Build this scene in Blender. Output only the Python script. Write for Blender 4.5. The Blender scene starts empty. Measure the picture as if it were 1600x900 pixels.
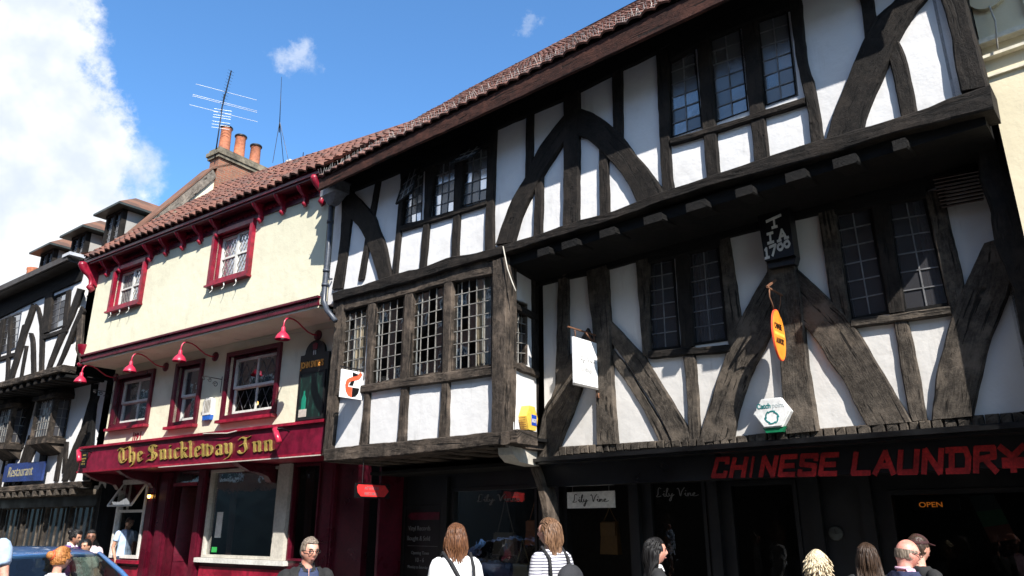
import bpy, bmesh, math, random
from mathutils import Vector, Matrix, noise
from mathutils.geometry import tessellate_polygon
random.seed(7)
R = math.radians
SC = bpy.context.scene
COL = SC.collection

# ------------------------------------------------------------------ camera
F = 1150.0; YH = 820.0; CZ = 1.75
TH = math.atan((YH - 450) / F); CT, ST = math.cos(TH), math.sin(TH)
CAM = Vector((0, 0, CZ))
cd = bpy.data.cameras.new('camera'); co = bpy.data.objects.new('camera', cd); COL.objects.link(co)
co.location = CAM; co.rotation_euler = (R(90) + TH, 0, 0)
cd.sensor_width = 36; cd.lens = 36 * F / 1600; cd.clip_start = .05; cd.clip_end = 3000
SC.camera = co

# ------------------------------------------------------------------ sun, sky
A0 = R(48.5)
SUN = Vector((1.65 * math.sin(A0) - math.cos(A0), -1.65 * math.cos(A0) - math.sin(A0), 1.68)).normalized()
SUN_STRENGTH = 5.0; SKY_STRENGTH = 0.10
SC.view_settings.view_transform = 'Standard'; SC.view_settings.look = 'None'
SC.view_settings.gamma = 1; SC.view_settings.exposure = 0.95
sl = bpy.data.lights.new('sun', 'SUN'); so = bpy.data.objects.new('sun', sl); COL.objects.link(so)
sl.energy = SUN_STRENGTH; sl.angle = R(.5); sl.color = (1, .95, .88)
so.rotation_euler = SUN.to_track_quat('Z', 'Y').to_euler(); so.location = (0, -20, 30)

def ray(x, y):
    u = (x - 800) / F; v = (450 - y) / F
    return Vector((u, CT - v * ST, ST + v * CT))

class NT:
    """tiny node helper"""
    def __init__(s, tree): s.t = tree; s.n = tree.nodes; s.l = tree.links
    def new(s, k, **kw):
        n = s.n.new(k)
        for a, b in kw.items(): setattr(n, a, b)
        return n
    def put(s, n, i, v):
        if isinstance(v, bpy.types.NodeSocket): s.l.new(v, n.inputs[i])
        elif v is not None: n.inputs[i].default_value = v
    def math(s, op, a, b=None, c=None, clamp=False):
        n = s.new('ShaderNodeMath', operation=op, use_clamp=clamp); s.put(n, 0, a); s.put(n, 1, b); s.put(n, 2, c); return n.outputs[0]
    def vmath(s, op, a, b=None, c=None):
        n = s.new('ShaderNodeVectorMath', operation=op); s.put(n, 0, a)
        if op == 'SCALE': s.put(n, 3, b)
        else:
            s.put(n, 1, b)
            if c is not None: s.put(n, 2, c)
        return n.outputs['Value'] if op in ('DISTANCE', 'LENGTH', 'DOT_PRODUCT') else n.outputs[0]
    def noise(s, vec, scale, detail=4, rough=.55, dist=0.0):
        n = s.new('ShaderNodeTexNoise'); s.put(n, 'Vector', vec); s.put(n, 'Scale', scale); s.put(n, 'Detail', detail)
        s.put(n, 'Roughness', rough); s.put(n, 'Distortion', dist); return n
    def ramp(s, v, lo, hi, a=0., b=1., smooth=True):
        n = s.new('ShaderNodeMapRange', clamp=True)
        if smooth: n.interpolation_type = 'SMOOTHSTEP'
        s.put(n, 0, v); s.put(n, 1, lo); s.put(n, 2, hi); s.put(n, 3, a); s.put(n, 4, b); return n.outputs[0]
    def mix(s, f, a, b, mode='MIX'):
        n = s.new('ShaderNodeMix', data_type='RGBA', blend_type=mode); s.put(n, 0, f); s.put(n, 6, a); s.put(n, 7, b); return n.outputs[2]
    def bump(s, h, strength, dist, nrm=None):
        n = s.new('ShaderNodeBump'); s.put(n, 'Height', h); s.put(n, 'Strength', strength); s.put(n, 'Distance', dist)
        if nrm is not None: s.put(n, 'Normal', nrm)
        return n.outputs[0]

W = bpy.data.worlds.new('World'); SC.world = W; W.use_nodes = True
nt = NT(W.node_tree); nt.n.clear()
sky = nt.new('ShaderNodeTexSky', sky_type='NISHITA', sun_disc=False)
sky.sun_elevation = math.asin(SUN.z); sky.sun_rotation = math.atan2(SUN.x, SUN.y)
sky.altitude = 50; sky.air_density = 1.0; sky.dust_density = .35; sky.ozone_density = 2.2
tc = nt.new('ShaderNodeTexCoord'); D0 = tc.outputs['Generated']
n1 = nt.noise(D0, 5, 7, .6); n2 = nt.noise(D0, 18, 9, .68)
w1 = nt.vmath('SCALE', nt.vmath('SUBTRACT', n1.outputs['Color'], (.5, .5, .5)), .20)
w2 = nt.vmath('SCALE', nt.vmath('SUBTRACT', n2.outputs['Color'], (.5, .5, .5)), .10)
D1 = nt.vmath('ADD', nt.vmath('ADD', D0, w1), w2)
m = None
# banks of cumulus, given as directions in the sky: (direction, angular radius, softness, density)
for (px, py, r_, soft, dn) in [(-60, 80, .13, .05, 1), (30, 120, .09, .04, 1), (60, 230, .11, .04, 1), (150, 250, .06, .05, 1), (-40, 300, .16, .05, 1),
                               (215, 262, .035, .06, .8), (-60, 440, .12, .05, 1), (20, 400, .045, .04, .9),
                               (466, 110, .022, .035, .5), (490, 122, .012, .04, .35), (820, 28, .008, .03, .28), (120, 120, .02, .06, .5),
                               (-900, 200, .30, .1, 1), (-1500, -600, .4, .1, .9), (2600, -300, .35, .1, .9), (1900, -900, .2, .1, .8)]:
    d = ray(px, py).normalized()
    g = nt.ramp(nt.vmath('DISTANCE', D1, tuple(d)), r_ + soft * .35, max(r_ - soft * .45, 0), 0., dn)
    m = g if m is None else nt.math('MAXIMUM', m, g)
# the half of the sky behind the street holds scattered fair weather clouds too
nb = nt.noise(D0, 3.2, 6, .6); back = nt.ramp(nt.vmath('DOT_PRODUCT', D0, (0, -1, .25)), .0, .35)
m = nt.math('MAXIMUM', m, nt.math('MULTIPLY', nt.ramp(nb.outputs[0], .5, .62), back))
n3 = nt.noise(nt.vmath('ADD', D0, (.03, 0, .02)), 7, 5, .55)
ccol = nt.mix(nt.ramp(n3.outputs[0], .36, .56), (4.2, 4.65, 5.4, 1), (6.0, 6.15, 6.35, 1))
skyc = nt.mix(1.0, sky.outputs[0], (.77, 1.18, 1.46, 1), 'MULTIPLY')
cc = nt.mix(m, skyc, ccol)
bg = nt.new('ShaderNodeBackground'); nt.put(bg, 0, cc); nt.put(bg, 1, SKY_STRENGTH)
wo = nt.new('ShaderNodeOutputWorld'); nt.l.new(bg.outputs[0], wo.inputs[0])

# ------------------------------------------------------------------ facade planes
class Plane:
    """upright plane: s runs along d, z is height, o is distance out of the plane along n"""
    def __init__(s, o, d, n): s.o = Vector(o); s.d = Vector(d); s.n = Vector(n)
    def at(s, x, y, off=0.):
        r = ray(x, y); t = (s.o + s.n * off - CAM).dot(s.n) / r.dot(s.n); return CAM + r * t
    def sz(s, x, y, off=0.):
        p = s.at(x, y, off); return (p - s.o).dot(s.d), p.z
    def L(s, a, z, off=0.): return s.o + s.d * a + s.n * off + Vector((0, 0, z))
    def side(s, a): return Plane(s.o + s.d * a, -s.n, s.d)       # wall running back from the facade, facing +s
def street(ox, oy, a):
    a = R(a); return Plane((ox, oy, 0), (math.sin(a), -math.cos(a), 0), (-math.cos(a), -math.sin(a), 0))
BIG = street(-3.338, 12.324, 48.5)
PUB = street(-10.13, 17.08, 55)
_q = PUB.at(124, 470); LEF = street(_q.x, _q.y, 53)

# ------------------------------------------------------------------ materials
MATS = {}
def newmat(name):
    m = bpy.data.materials.new(name); m.use_nodes = True; t = NT(m.node_tree); b = t.n['Principled BSDF']; MATS[name] = m; return m, t, b
def c4(c): return (c[0], c[1], c[2], 1)
def simple(name, col, rough=.6, metal=0., bump=0., scale=20., vary=.15, spec=.5, coat=0.):
    m, t, b = newmat(name); tc = t.new('ShaderNodeTexCoord'); n = t.noise(tc.outputs['Object'], scale, 5, .6)
    n2 = t.noise(tc.outputs['Object'], scale * .13, 3, .5)
    f = t.math('MULTIPLY', t.ramp(n.outputs[0], .3, .7, 1 - vary, 1 + vary * .5), t.ramp(n2.outputs[0], .3, .7, 1 - vary, 1 + vary * .5))
    t.put(b, 'Base Color', t.vmath('SCALE', tuple(col[:3]), f)); b.inputs['Roughness'].default_value = rough
    b.inputs['Metallic'].default_value = metal; b.inputs['Specular IOR Level'].default_value = spec
    b.inputs['Coat Weight'].default_value = coat
    t.put(b, 'Roughness', t.ramp(n2.outputs[0], .3, .7, max(rough - .08, .02), min(rough + .1, 1)))
    if bump: t.put(b, 'Normal', t.bump(n.outputs[0], .6, bump))
    return m
def plaster(name, col, dirt=(.35, .33, .30), amount=.35, bump=.006, cracks=0.):
    m, t, b = newmat(name); tc = t.new('ShaderNodeTexCoord'); P = tc.outputs['Object']
    a = t.noise(P, 1.1, 5, .6); h = t.noise(P, 3.5, 4, .5); f = t.noise(P, 38, 4, .6)
    st = t.noise(t.vmath('MULTIPLY', P, (3, 3, .45)), 2.2, 5, .65)
    d = t.math('MULTIPLY', t.math('MAXIMUM', t.ramp(a.outputs[0], .5, .78), t.ramp(st.outputs[0], .55, .8)), amount)
    tone = t.ramp(t.noise(P, .55, 4, .6).outputs[0], .35, .65, .86, 1.0)
    c = t.mix(d, t.vmath('SCALE', tuple(col), tone), c4([x * .52 + y * .3 for x, y in zip(col, dirt)]))
    hh = t.math('ADD', t.math('MULTIPLY', h.outputs[0], 2.2), t.math('MULTIPLY', f.outputs[0], .25))
    if cracks:
        v = t.new('ShaderNodeTexVoronoi', feature='DISTANCE_TO_EDGE'); t.put(v, 'Vector', t.vmath('ADD', P, t.vmath('SCALE', t.noise(P, 1.6, 5, .7).outputs['Color'], .9))); t.put(v, 'Scale', .55)
        ck = t.math('MULTIPLY', t.ramp(v.outputs[0], 0, .012, 1, 0), t.ramp(a.outputs[0], .46, .56))
        c = t.mix(t.math('MULTIPLY', ck, cracks), c, (.3, .27, .19, 1)); hh = t.math('SUBTRACT', hh, t.math('MULTIPLY', ck, .8))
    t.put(b, 'Base Color', c); b.inputs['Roughness'].default_value = .85; b.inputs['Specular IOR Level'].default_value = .2
    t.put(b, 'Normal', t.bump(hh, .55, bump * 2)); return m
def timber_mat(name, dark, light, wear=.5, spec=.25):
    """grain runs along UV v (metres)"""
    m, t, b = newmat(name); uv = t.new('ShaderNodeUVMap'); uv.uv_map = 'UVMap'; U = uv.outputs[0]
    tc = t.new('ShaderNodeTexCoord'); Ob = tc.outputs['Object']
    wob = t.vmath('ADD', U, t.vmath('SCALE', t.noise(U, 2.2, 3, .5).outputs['Color'], .05))
    g = t.noise(t.vmath('MULTIPLY', wob, (1, .10, 1)), 60, 8, .78, .1); ck = t.noise(t.vmath('MULTIPLY', wob, (1, .045, 1)), 30, 3, .5, .2); ckm = t.noise(U, 2.3, 3, .6)
    bl = t.noise(Ob, 2.6, 6, .65); bl2 = t.noise(Ob, 11, 5, .7); sp = t.noise(Ob, 70, 4, .7)
    kn = t.new('ShaderNodeTexVoronoi'); t.put(kn, 'Vector', t.vmath('MULTIPLY', U, (1, .55, 1))); t.put(kn, 'Scale', 1.5); kf = t.ramp(kn.outputs[0], .03, .055, .85, 0)
    lum = t.math('ADD', t.math('MULTIPLY', g.outputs[0], .45), t.math('ADD', t.math('MULTIPLY', bl2.outputs[0], .35), t.math('MULTIPLY', sp.outputs[0], .20)))
    c = t.mix(t.ramp(lum, .40, .64), c4(dark), c4(light))
    c = t.mix(t.math('MULTIPLY', t.ramp(bl.outputs[0], .47, .66), wear), c, c4([light[0] * 1.55 + .006, light[1] * 1.5 + .005, light[2] * 1.45 + .004]))
    c = t.mix(t.math('MULTIPLY', t.ramp(bl.outputs[0], .30, .46, 1, 0), .6), c, c4(dark))
    crack = t.math('MAXIMUM', t.math('MULTIPLY', t.ramp(ck.outputs[0], .37, .40, 1, 0), t.ramp(ckm.outputs[0], .42, .52)), kf)
    c = t.mix(t.math('MULTIPLY', crack, .9), c, (.003, .0025, .002, 1))
    t.put(b, 'Base Color', c); b.inputs['Roughness'].default_value = .82; b.inputs['Specular IOR Level'].default_value = spec
    h = t.math('ADD', t.math('SUBTRACT', t.math('MULTIPLY', g.outputs[0], .8), t.math('MULTIPLY', crack, 1.2)), t.math('ADD', t.math('MULTIPLY', sp.outputs[0], .4), t.math('MULTIPLY', bl2.outputs[0], .9)))
    t.put(b, 'Normal', t.bump(h, .9, .014)); return m
def brick_mat(name, c1, c2, mortar, scale=1.):
    m, t, b = newmat(name); uv = t.new('ShaderNodeUVMap'); uv.uv_map = 'UVMap'
    br = t.new('ShaderNodeTexBrick'); t.put(br, 'Vector', uv.outputs[0]); t.put(br, 'Color1', c4(c1)); t.put(br, 'Color2', c4(c2)); t.put(br, 'Mortar', c4(mortar))
    t.put(br, 'Scale', scale); t.put(br, 'Brick Width', .225); t.put(br, 'Row Height', .07); t.put(br, 'Mortar Size', .007); t.put(br, 'Bias', -.1)
    n = t.noise(uv.outputs[0], 5, 5, .65); n2 = t.noise(uv.outputs[0], 60, 4, .6)
    c = t.mix(t.ramp(n.outputs[0], .45, .75, 0, .65), br.outputs[0], (.10, .075, .055, 1))
    t.put(b, 'Base Color', c); b.inputs['Roughness'].default_value = .9
    h = t.math('ADD', t.math('MULTIPLY', br.outputs['Fac'], -1), t.math('MULTIPLY', n2.outputs[0], .5)); t.put(b, 'Normal', t.bump(h, .7, .012)); return m
def tile_mat(name, cols, dirt):
    """UV in tile units: one colour per tile"""
    m, t, b = newmat(name); uv = t.new('ShaderNodeUVMap'); uv.uv_map = 'UVMap'; U = uv.outputs[0]
    wn = t.new('ShaderNodeTexWhiteNoise', noise_dimensions='2D'); t.put(wn, 'Vector', t.vmath('FLOOR', U))
    c = t.mix(t.ramp(wn.outputs[0], 0, .5, smooth=False), c4(cols[0]), c4(cols[1])); c = t.mix(t.ramp(wn.outputs[0], .6, 1, smooth=False), c, c4(cols[2]))
    n = t.noise(U, .35, 5, .65); n2 = t.noise(U, 5, 4, .65)
    c = t.mix(t.ramp(n.outputs[0], .45, .75, 0, .6), c, c4(dirt)); c = t.mix(t.ramp(n2.outputs[0], .5, .8, 0, .6), c, c4([x * .6 for x in dirt]))
    n3 = t.noise(U, 1.7, 6, .7); c = t.mix(t.ramp(n3.outputs[0], .58, .66, 0, .8), c, (.13, .125, .085, 1)); n4 = t.noise(U, .8, 5, .7); c = t.mix(t.ramp(n4.outputs[0], .60, .68, 0, .7), c, (.035, .04, .022, 1))
    t.put(b, 'Base Color', c); b.inputs['Roughness'].default_value = .85; t.put(b, 'Normal', t.bump(n2.outputs[0], .5, .01)); return m
def glass_mat(name, tint=(1, 1, 1), refl=.16, fk=.6, rough=.03, dark=0., wav=.0015, dust=(.03, .03, .033)):
    m, t, b = newmat(name); t.n.remove(b); tc = t.new('ShaderNodeTexCoord')
    nrm = t.bump(t.noise(tc.outputs['Object'], 5, 2, .5).outputs[0], 1., wav)
    tr = t.new('ShaderNodeBsdfTransparent'); t.put(tr, 0, c4(tint)); gl = t.new('ShaderNodeBsdfGlossy'); t.put(gl, 'Roughness', rough); t.put(gl, 'Normal', nrm)
    lw = t.new('ShaderNodeFresnel'); t.put(lw, 'IOR', 1.5); t.put(lw, 'Normal', nrm)
    fac = t.math('ADD', t.math('MULTIPLY', lw.outputs[0], fk), refl, clamp=True); mx = t.new('ShaderNodeMixShader')
    base = tr.outputs[0]
    if dark:
        df = t.new('ShaderNodeBsdfDiffuse'); t.put(df, 0, c4(dust)); m2 = t.new('ShaderNodeMixShader'); t.put(m2, 0, dark)
        t.l.new(tr.outputs[0], m2.inputs[1]); t.l.new(df.outputs[0], m2.inputs[2]); base = m2.outputs[0]
    t.put(mx, 0, fac); t.l.new(base, mx.inputs[1]); t.l.new(gl.outputs[0], mx.inputs[2]); t.l.new(mx.outputs[0], t.n['Material Output'].inputs[0]); return m
def emit(name, col, s):
    m, t, b = newmat(name); b.inputs['Base Color'].default_value = c4(col); b.inputs['Emission Color'].default_value = c4(col); b.inputs['Emission Strength'].default_value = s; return m

M_white = plaster('white_limewash', (.75, .745, .74), amount=.75)
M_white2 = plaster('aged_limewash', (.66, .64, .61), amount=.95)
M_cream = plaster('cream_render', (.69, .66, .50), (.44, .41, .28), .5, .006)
M_cream2 = plaster('lower_cream_render', (.68, .65, .50), (.36, .33, .22), .75, .008)  # same cream with a heavier dirt mix, for the inn's lower wall and jetty soffit
M_sand = plaster('pale_yellow_render', (.74, .66, .47), (.4, .34, .2), .3, .004)
M_tA = timber_mat('black_brown_oak', (.0045, .0037, .0032), (.022, .0175, .0145), .45)
M_tB = timber_mat('weathered_grey_oak', (.021, .017, .0135), (.092, .077, .062), .7)
M_tC = timber_mat('worn_brown_oak', (.018, .014, .011), (.086, .068, .054), .75)
M_tK = timber_mat('black_painted_oak', (.0025, .0025, .0025), (.008, .007, .0065), .25)
M_black = simple('black_gloss_paint', (.005, .005, .0055), .35, vary=.3)
M_shop = simple('dark_shopfront_paint', (.0075, .008, .009), .45, vary=.3)
M_dark = simple('dark_interior', (.012, .011, .011), .9, vary=.4)
M_red = simple('crimson_gloss_paint', (.25, .007, .026), .36, vary=.4, bump=.003, scale=9)
M_maroon = simple('maroon_gloss_paint', (.085, .0035, .014), .33, vary=.3, bump=.002, scale=12)
M_lampred = simple('scarlet_enamel', (.42, .020, .055), .3, vary=.1)
M_wpaint = simple('old_white_paint', (.62, .61, .57), .5, vary=.15)
M_ivory = simple('ivory_paint', (.50, .47, .41), .5, vary=.15)
M_lead = simple('lead_came', (.15, .15, .155), .55, .0, vary=.3)
M_leadlit = simple('pale_lead_came', (.24, .23, .21), .55, .0, vary=.3)
M_leadsheet = simple('lead_sheet', (.16, .17, .19), .5, .3, .004, 9, .35)
M_iron = simple('black_iron', (.02, .02, .022), .5, .5, .002, 30)
M_steel = simple('galvanised_steel', (.22, .21, .20), .5, .3)
M_pipe = simple('slate_blue_iron_pipe', (.055, .065, .085), .4, .1, .002, 30, .3)
M_gold = simple('gilt', (.62, .46, .12), .38, .55, vary=.25)
M_goldside = simple('brown_gilt_edge', (.16, .10, .03), .5, .2)
M_glass = glass_mat('old_window_glass', (.62, .64, .64), .0, .36, .02)
M_glassd = glass_mat('dim_window_glass', (.40, .41, .43), .0, .6, .08, .45, .0015, (.085, .085, .095))
M_glassA = glass_mat('upper_window_glass', (.40, .41, .42), .07, .9, .25, .5, .004, (.20, .205, .21))
M_curtain = simple('net_curtain', (.55, .55, .53), .9, vary=.2)
M_curtw = simple('cream_curtain', (.62, .50, .36), .9, vary=.2)
M_tile = tile_mat('clay_pantile', [(.125, .048, .032), (.175, .070, .045), (.075, .038, .030)], (.055, .043, .034))
M_tile2 = tile_mat('orange_plain_tile', [(.14, .062, .036), (.18, .085, .05), (.10, .052, .034)], (.07, .055, .042))
M_brick = brick_mat('chimney_brick', (.30, .11, .06), (.20, .08, .05), (.22, .18, .13))
M_pot = simple('terracotta', (.46, .16, .08), .8, vary=.3, bump=.006, scale=14)
M_stone = simple('weathered_stone', (.20, .17, .12), .9, vary=.5, bump=.02, scale=9)
M_asph = simple('asphalt', (.05, .05, .05), .9, bump=.01, scale=90)
M_pave = brick_mat('stone_flags', (.15, .14, .12), (.19, .18, .16), (.08, .075, .07), .35)
M_kerb = simple('kerb_stone', (.30, .28, .25), .85, bump=.01)

# ------------------------------------------------------------------ mesh builder
class MB:
    def __init__(s): s.v = []; s.f = []; s.uv = []; s.sm = []
    def add(s, vs, fs, uvs=None, smooth=False):
        b = len(s.v); s.v += [Vector(v) for v in vs]
        for i, f in enumerate(fs):
            s.f.append([b + k for k in f]); s.uv.append(uvs[i] if uvs else None); s.sm.append(smooth)
        return s
    def hexa(s, p):           # 8 corners: 0-3 back (ccw), 4-7 front
        return s.add(p, [(0, 3, 2, 1), (4, 5, 6, 7), (0, 1, 5, 4), (1, 2, 6, 5), (2, 3, 7, 6), (3, 0, 4, 7)])
    def box(s, pl, s0, s1, z0, z1, o0, o1):
        q = lambda a, z, o: pl.L(a, z, o)
        return s.hexa([q(s0, z0, o0), q(s1, z0, o0), q(s1, z1, o0), q(s0, z1, o0), q(s0, z0, o1), q(s1, z0, o1), q(s1, z1, o1), q(s0, z1, o1)])
    def prism(s, pl, poly, o0, o1):   # poly: list of (s,z)
        n = len(poly); vs = [pl.L(a, z, o0) for a, z in poly] + [pl.L(a, z, o1) for a, z in poly]
        tri = tessellate_polygon([[Vector((a, z, 0)) for a, z in poly]])
        fs = [tuple(t) for t in tri] + [tuple(n + k for k in t) for t in tri] + [(i, (i + 1) % n, n + (i + 1) % n, n + i) for i in range(n)]
        return s.add(vs, fs)
    def bar(s, a, b, w, h=None, up=Vector((0, 0, 1))):    # square bar a->b
        a = Vector(a); b = Vector(b); h = h or w; t = (b - a).normalized(); x = t.cross(up)
        if x.length < 1e-4: x = t.cross(Vector((1, 0, 0)))
        x.normalize(); y = x.cross(t); x *= w / 2; y *= h / 2
        return s.hexa([a - x - y, a + x - y, a + x + y, a - x + y, b - x - y, b + x - y, b + x + y, b - x + y])
    def tube(s, pts, rad, n=8, caps=True, sx=1.):
        pts = [Vector(p) for p in pts]; rs = rad if isinstance(rad, (list, tuple)) else [rad] * len(pts)
        vs = []; up = Vector((0, 0, 1)); prev = None
        for i, p in enumerate(pts):
            t = (pts[min(i + 1, len(pts) - 1)] - pts[max(i - 1, 0)]).normalized()
            if prev is None:
                x = t.cross(up)
                if x.length < .05: x = t.cross(Vector((0, 1, 0)))
            else: x = prev - t * prev.dot(t)
            x.normalize(); prev = x.copy(); y = t.cross(x)
            for k in range(n):
                a = 2 * math.pi * k / n; vs.append(p + x * math.cos(a) * rs[i] * sx + y * math.sin(a) * rs[i])
        fs = [(i * n + k, i * n + (k + 1) % n, (i + 1) * n + (k + 1) % n, (i + 1) * n + k) for i in range(len(pts) - 1) for k in range(n)]
        if caps: fs += [tuple(range(n))[::-1], tuple((len(pts) - 1) * n + k for k in range(n))]
        return s.add(vs, fs, smooth=True)
    def lathe(s, c, prof, n=20, axis=None):       # prof: (r,h)
        c = Vector(c); ax = (axis or Vector((0, 0, 1))).normalized(); x = ax.orthogonal().normalized(); y = ax.cross(x)
        vs = [c + ax * h + (x * math.cos(2 * math.pi * k / n) + y * math.sin(2 * math.pi * k / n)) * r for r, h in prof for k in range(n)]
        fs = [(i * n + k, i * n + (k + 1) % n, (i + 1) * n + (k + 1) % n, (i + 1) * n + k) for i in range(len(prof) - 1) for k in range(n)]
        return s.add(vs, fs, smooth=True)
    def ball(s, c, r, n=14, m=9, sc=(1, 1, 1)):
        return s.loftrings([[Vector(c) + Vector((math.sin(math.pi * j / m) * math.cos(2 * math.pi * k / n) * r * sc[0], math.sin(math.pi * j / m) * math.sin(2 * math.pi * k / n) * r * sc[1], -math.cos(math.pi * j / m) * r * sc[2])) for k in range(n)] for j in range(m + 1)])
    def loftrings(s, rings, smooth=True, caps=False):
        n = len(rings[0]); vs = [v for r in rings for v in r]
        fs = [(i * n + k, i * n + (k + 1) % n, (i + 1) * n + (k + 1) % n, (i + 1) * n + k) for i in range(len(rings) - 1) for k in range(n)]
        if caps: fs += [tuple(range(n))[::-1], tuple((len(rings) - 1) * n + k for k in range(n))]
        return s.add(vs, fs, smooth=smooth)
INV = {}
def _build(s, name, mat, parent=None):
    vs = s.v; inv = Matrix.Identity(4)
    if parent is not None: inv = INV[parent.name]
    vs = [inv @ v for v in vs]
    me = bpy.data.meshes.new(name); me.from_pydata([tuple(v) for v in vs], [], s.f)
    if any(u for u in s.uv):
        uvl = me.uv_layers.new(name='UVMap')
        for p, u in zip(me.polygons, s.uv):
            if u:
                for li, q in zip(p.loop_indices, u): uvl.data[li].uv = q
    for p, k in zip(me.polygons, s.sm): p.use_smooth = k
    bm = bmesh.new(); bm.from_mesh(me); bmesh.ops.recalc_face_normals(bm, faces=bm.faces); bm.to_mesh(me); bm.free()
    me.materials.append(mat); o = bpy.data.objects.new(name, me); COL.objects.link(o)
    if parent is not None: o.parent = parent
    INV[o.name] = inv
    return o
MB.build = _build

def tag(o, label=None, cat=None, group=None, kind=None):
    if label: o['label'] = label
    if cat: o['category'] = cat
    if group: o['group'] = group
    if kind: o['kind'] = kind
    return o
def thing(name, label, cat, loc, group=None):
    o = bpy.data.objects.new(name, None); COL.objects.link(o); o.location = loc; o.empty_display_size = .2
    INV[o.name] = Matrix.Translation(-Vector(loc)); return tag(o, label, cat, group)
def plab(o, label): o['label'] = label; return o

def resample(pts, n):
    d = [0]
    for a, b in zip(pts, pts[1:]): d.append(d[-1] + math.hypot(b[0] - a[0], b[1] - a[1]))
    out = []
    for i in range(n):
        t = d[-1] * i / (n - 1); k = 0
        while k < len(d) - 2 and d[k + 1] < t: k += 1
        f = (t - d[k]) / max(d[k + 1] - d[k], 1e-6)
        out.append((pts[k][0] + (pts[k + 1][0] - pts[k][0]) * f, pts[k][1] + (pts[k + 1][1] - pts[k][1]) * f))
    return out
def smooth_pts(pts):
    if len(pts) < 3: return pts
    out = [pts[0]]
    n = len(pts)
    for i in range(n - 1):
        p0 = pts[max(i - 1, 0)]; p1 = pts[i]; p2 = pts[i + 1]; p3 = pts[min(i + 2, n - 1)]
        for t in (.25, .5, .75, 1.):
            out.append(tuple(.5 * (2 * p1[k] + (p2[k] - p0[k]) * t + (2 * p0[k] - 5 * p1[k] + 4 * p2[k] - p3[k]) * t * t + (3 * p1[k] - p0[k] - 3 * p2[k] + p3[k]) * t ** 3) for k in (0, 1)))
    return out
TC = [0]
def timber_sz(pl, A, B, off, thk, name, mat, parent, jit=.009, smooth=True, back=-.02):
    """a timber between two edge lines A and B in (s,z); rough hewn front, grain along it"""
    TC[0] += 1; sd = TC[0] * 7.31
    if smooth: A = smooth_pts(A); B = smooth_pts(B)
    ln = sum(math.hypot(b[0] - a[0], b[1] - a[1]) for a, b in zip(A, A[1:]))
    n = max(4, min(60, int(ln / .07))); A = resample(A, n); B = resample(B, n)
    thk += random.uniform(-.004, .004); mb = MB(); rows = []
    w = sum(math.hypot(a[0] - b[0], a[1] - b[1]) for a, b in zip(A, B)) / n
    bv = min(.014, w * .18); prof = [(0, back), (0, thk - bv), (bv / w, thk), (.28, thk), (.5, thk), (.72, thk), (1 - bv / w, thk), (1, thk - bv), (1, back)]
    ou = random.uniform(0, 50); ov = random.uniform(0, 50); vs = []; uvs = []
    for i in range(n):
        a, b = A[i], B[i]; v = ln * i / (n - 1)
        ja = noise.noise(Vector((v * 5, sd, 0))) * jit + noise.noise(Vector((v * 18, sd, 3))) * jit * .5; jb = noise.noise(Vector((v * 5, sd, 9))) * jit + noise.noise(Vector((v * 18, sd, 13))) * jit * .5
        dx, dz = (b[0] - a[0]), (b[1] - a[1]); l = math.hypot(dx, dz) or 1
        a = (a[0] + dx / l * ja, a[1] + dz / l * ja); b = (b[0] + dx / l * jb, b[1] + dz / l * jb)
        for (t, o) in prof:
            if 0 < t < 1: o += noise.noise(Vector((v * 6, t * 4, sd))) * jit * .7
            vs.append(pl.L(a[0] + (b[0] - a[0]) * t, a[1] + (b[1] - a[1]) * t, off + o))
            uvs.append((ou + t * w + (thk - o) * (1 if t > .5 else -1), ov + v))
    k = len(prof); fs = []; fu = []
    for i in range(n - 1):
        for j in range(k - 1):
            q = (i * k + j, i * k + j + 1, (i + 1) * k + j + 1, (i + 1) * k + j); fs.append(q); fu.append([uvs[x] for x in q])
    for e in (0, n - 1):
        q = tuple(e * k + j for j in range(k)); fs.append(q); fu.append([(uvs[x][0], uvs[x][1]) for x in q])
    q = None
    mb.add(vs, fs, fu); return mb.build(name, mat, parent)
def timber(pl, A, B, off, thk, name, mat, parent, **kw):
    g = lambda P: [pl.sz(x, y, off + thk) for x, y in P]
    return timber_sz(pl, g(A), g(B), off, thk, name, mat, parent, **kw)
def wall(pl, outline, holes, off, name, mat, parent, depth=.16):
    """wall sheet with openings; outline and holes are (s,z) lists"""
    polys = [outline] + holes; flat = [p for q in polys for p in q]
    tri = tessellate_polygon([[Vector((a, z, 0)) for a, z in q] for q in polys])
    mb = MB(); mb.add([pl.L(a, z, off) for a, z in flat], [tuple(t) for t in tri])
    for q in polys:
        n = len(q); vs = [pl.L(a, z, off) for a, z in q] + [pl.L(a, z, off - depth) for a, z in q]
        mb.add(vs, [(i, (i + 1) % n, n + (i + 1) % n, n + i) for i in range(n)])
    mb.add([pl.L(a, z, off - depth) for a, z in flat], [tuple(t) for t in tri])
    return mb.build(name, mat, parent)
def blerp(Q, u, v):      # Q = TL,TR,BR,BL in (s,z); u right, v down
    t = (Q[0][0] + (Q[1][0] - Q[0][0]) * u, Q[0][1] + (Q[1][1] - Q[0][1]) * u); b = (Q[3][0] + (Q[2][0] - Q[3][0]) * u, Q[3][1] + (Q[2][1] - Q[3][1]) * u)
    return (t[0] + (b[0] - t[0]) * v, t[1] + (b[1] - t[1]) * v)
def grow(Q, m):          # outset quad by m metres (TL,TR,BR,BL)
    sg = [(-1, 1), (1, 1), (1, -1), (-1, -1)]
    return [(p[0] + a * m, p[1] + b * m) for p, (a, b) in zip(Q, sg)]
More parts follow.
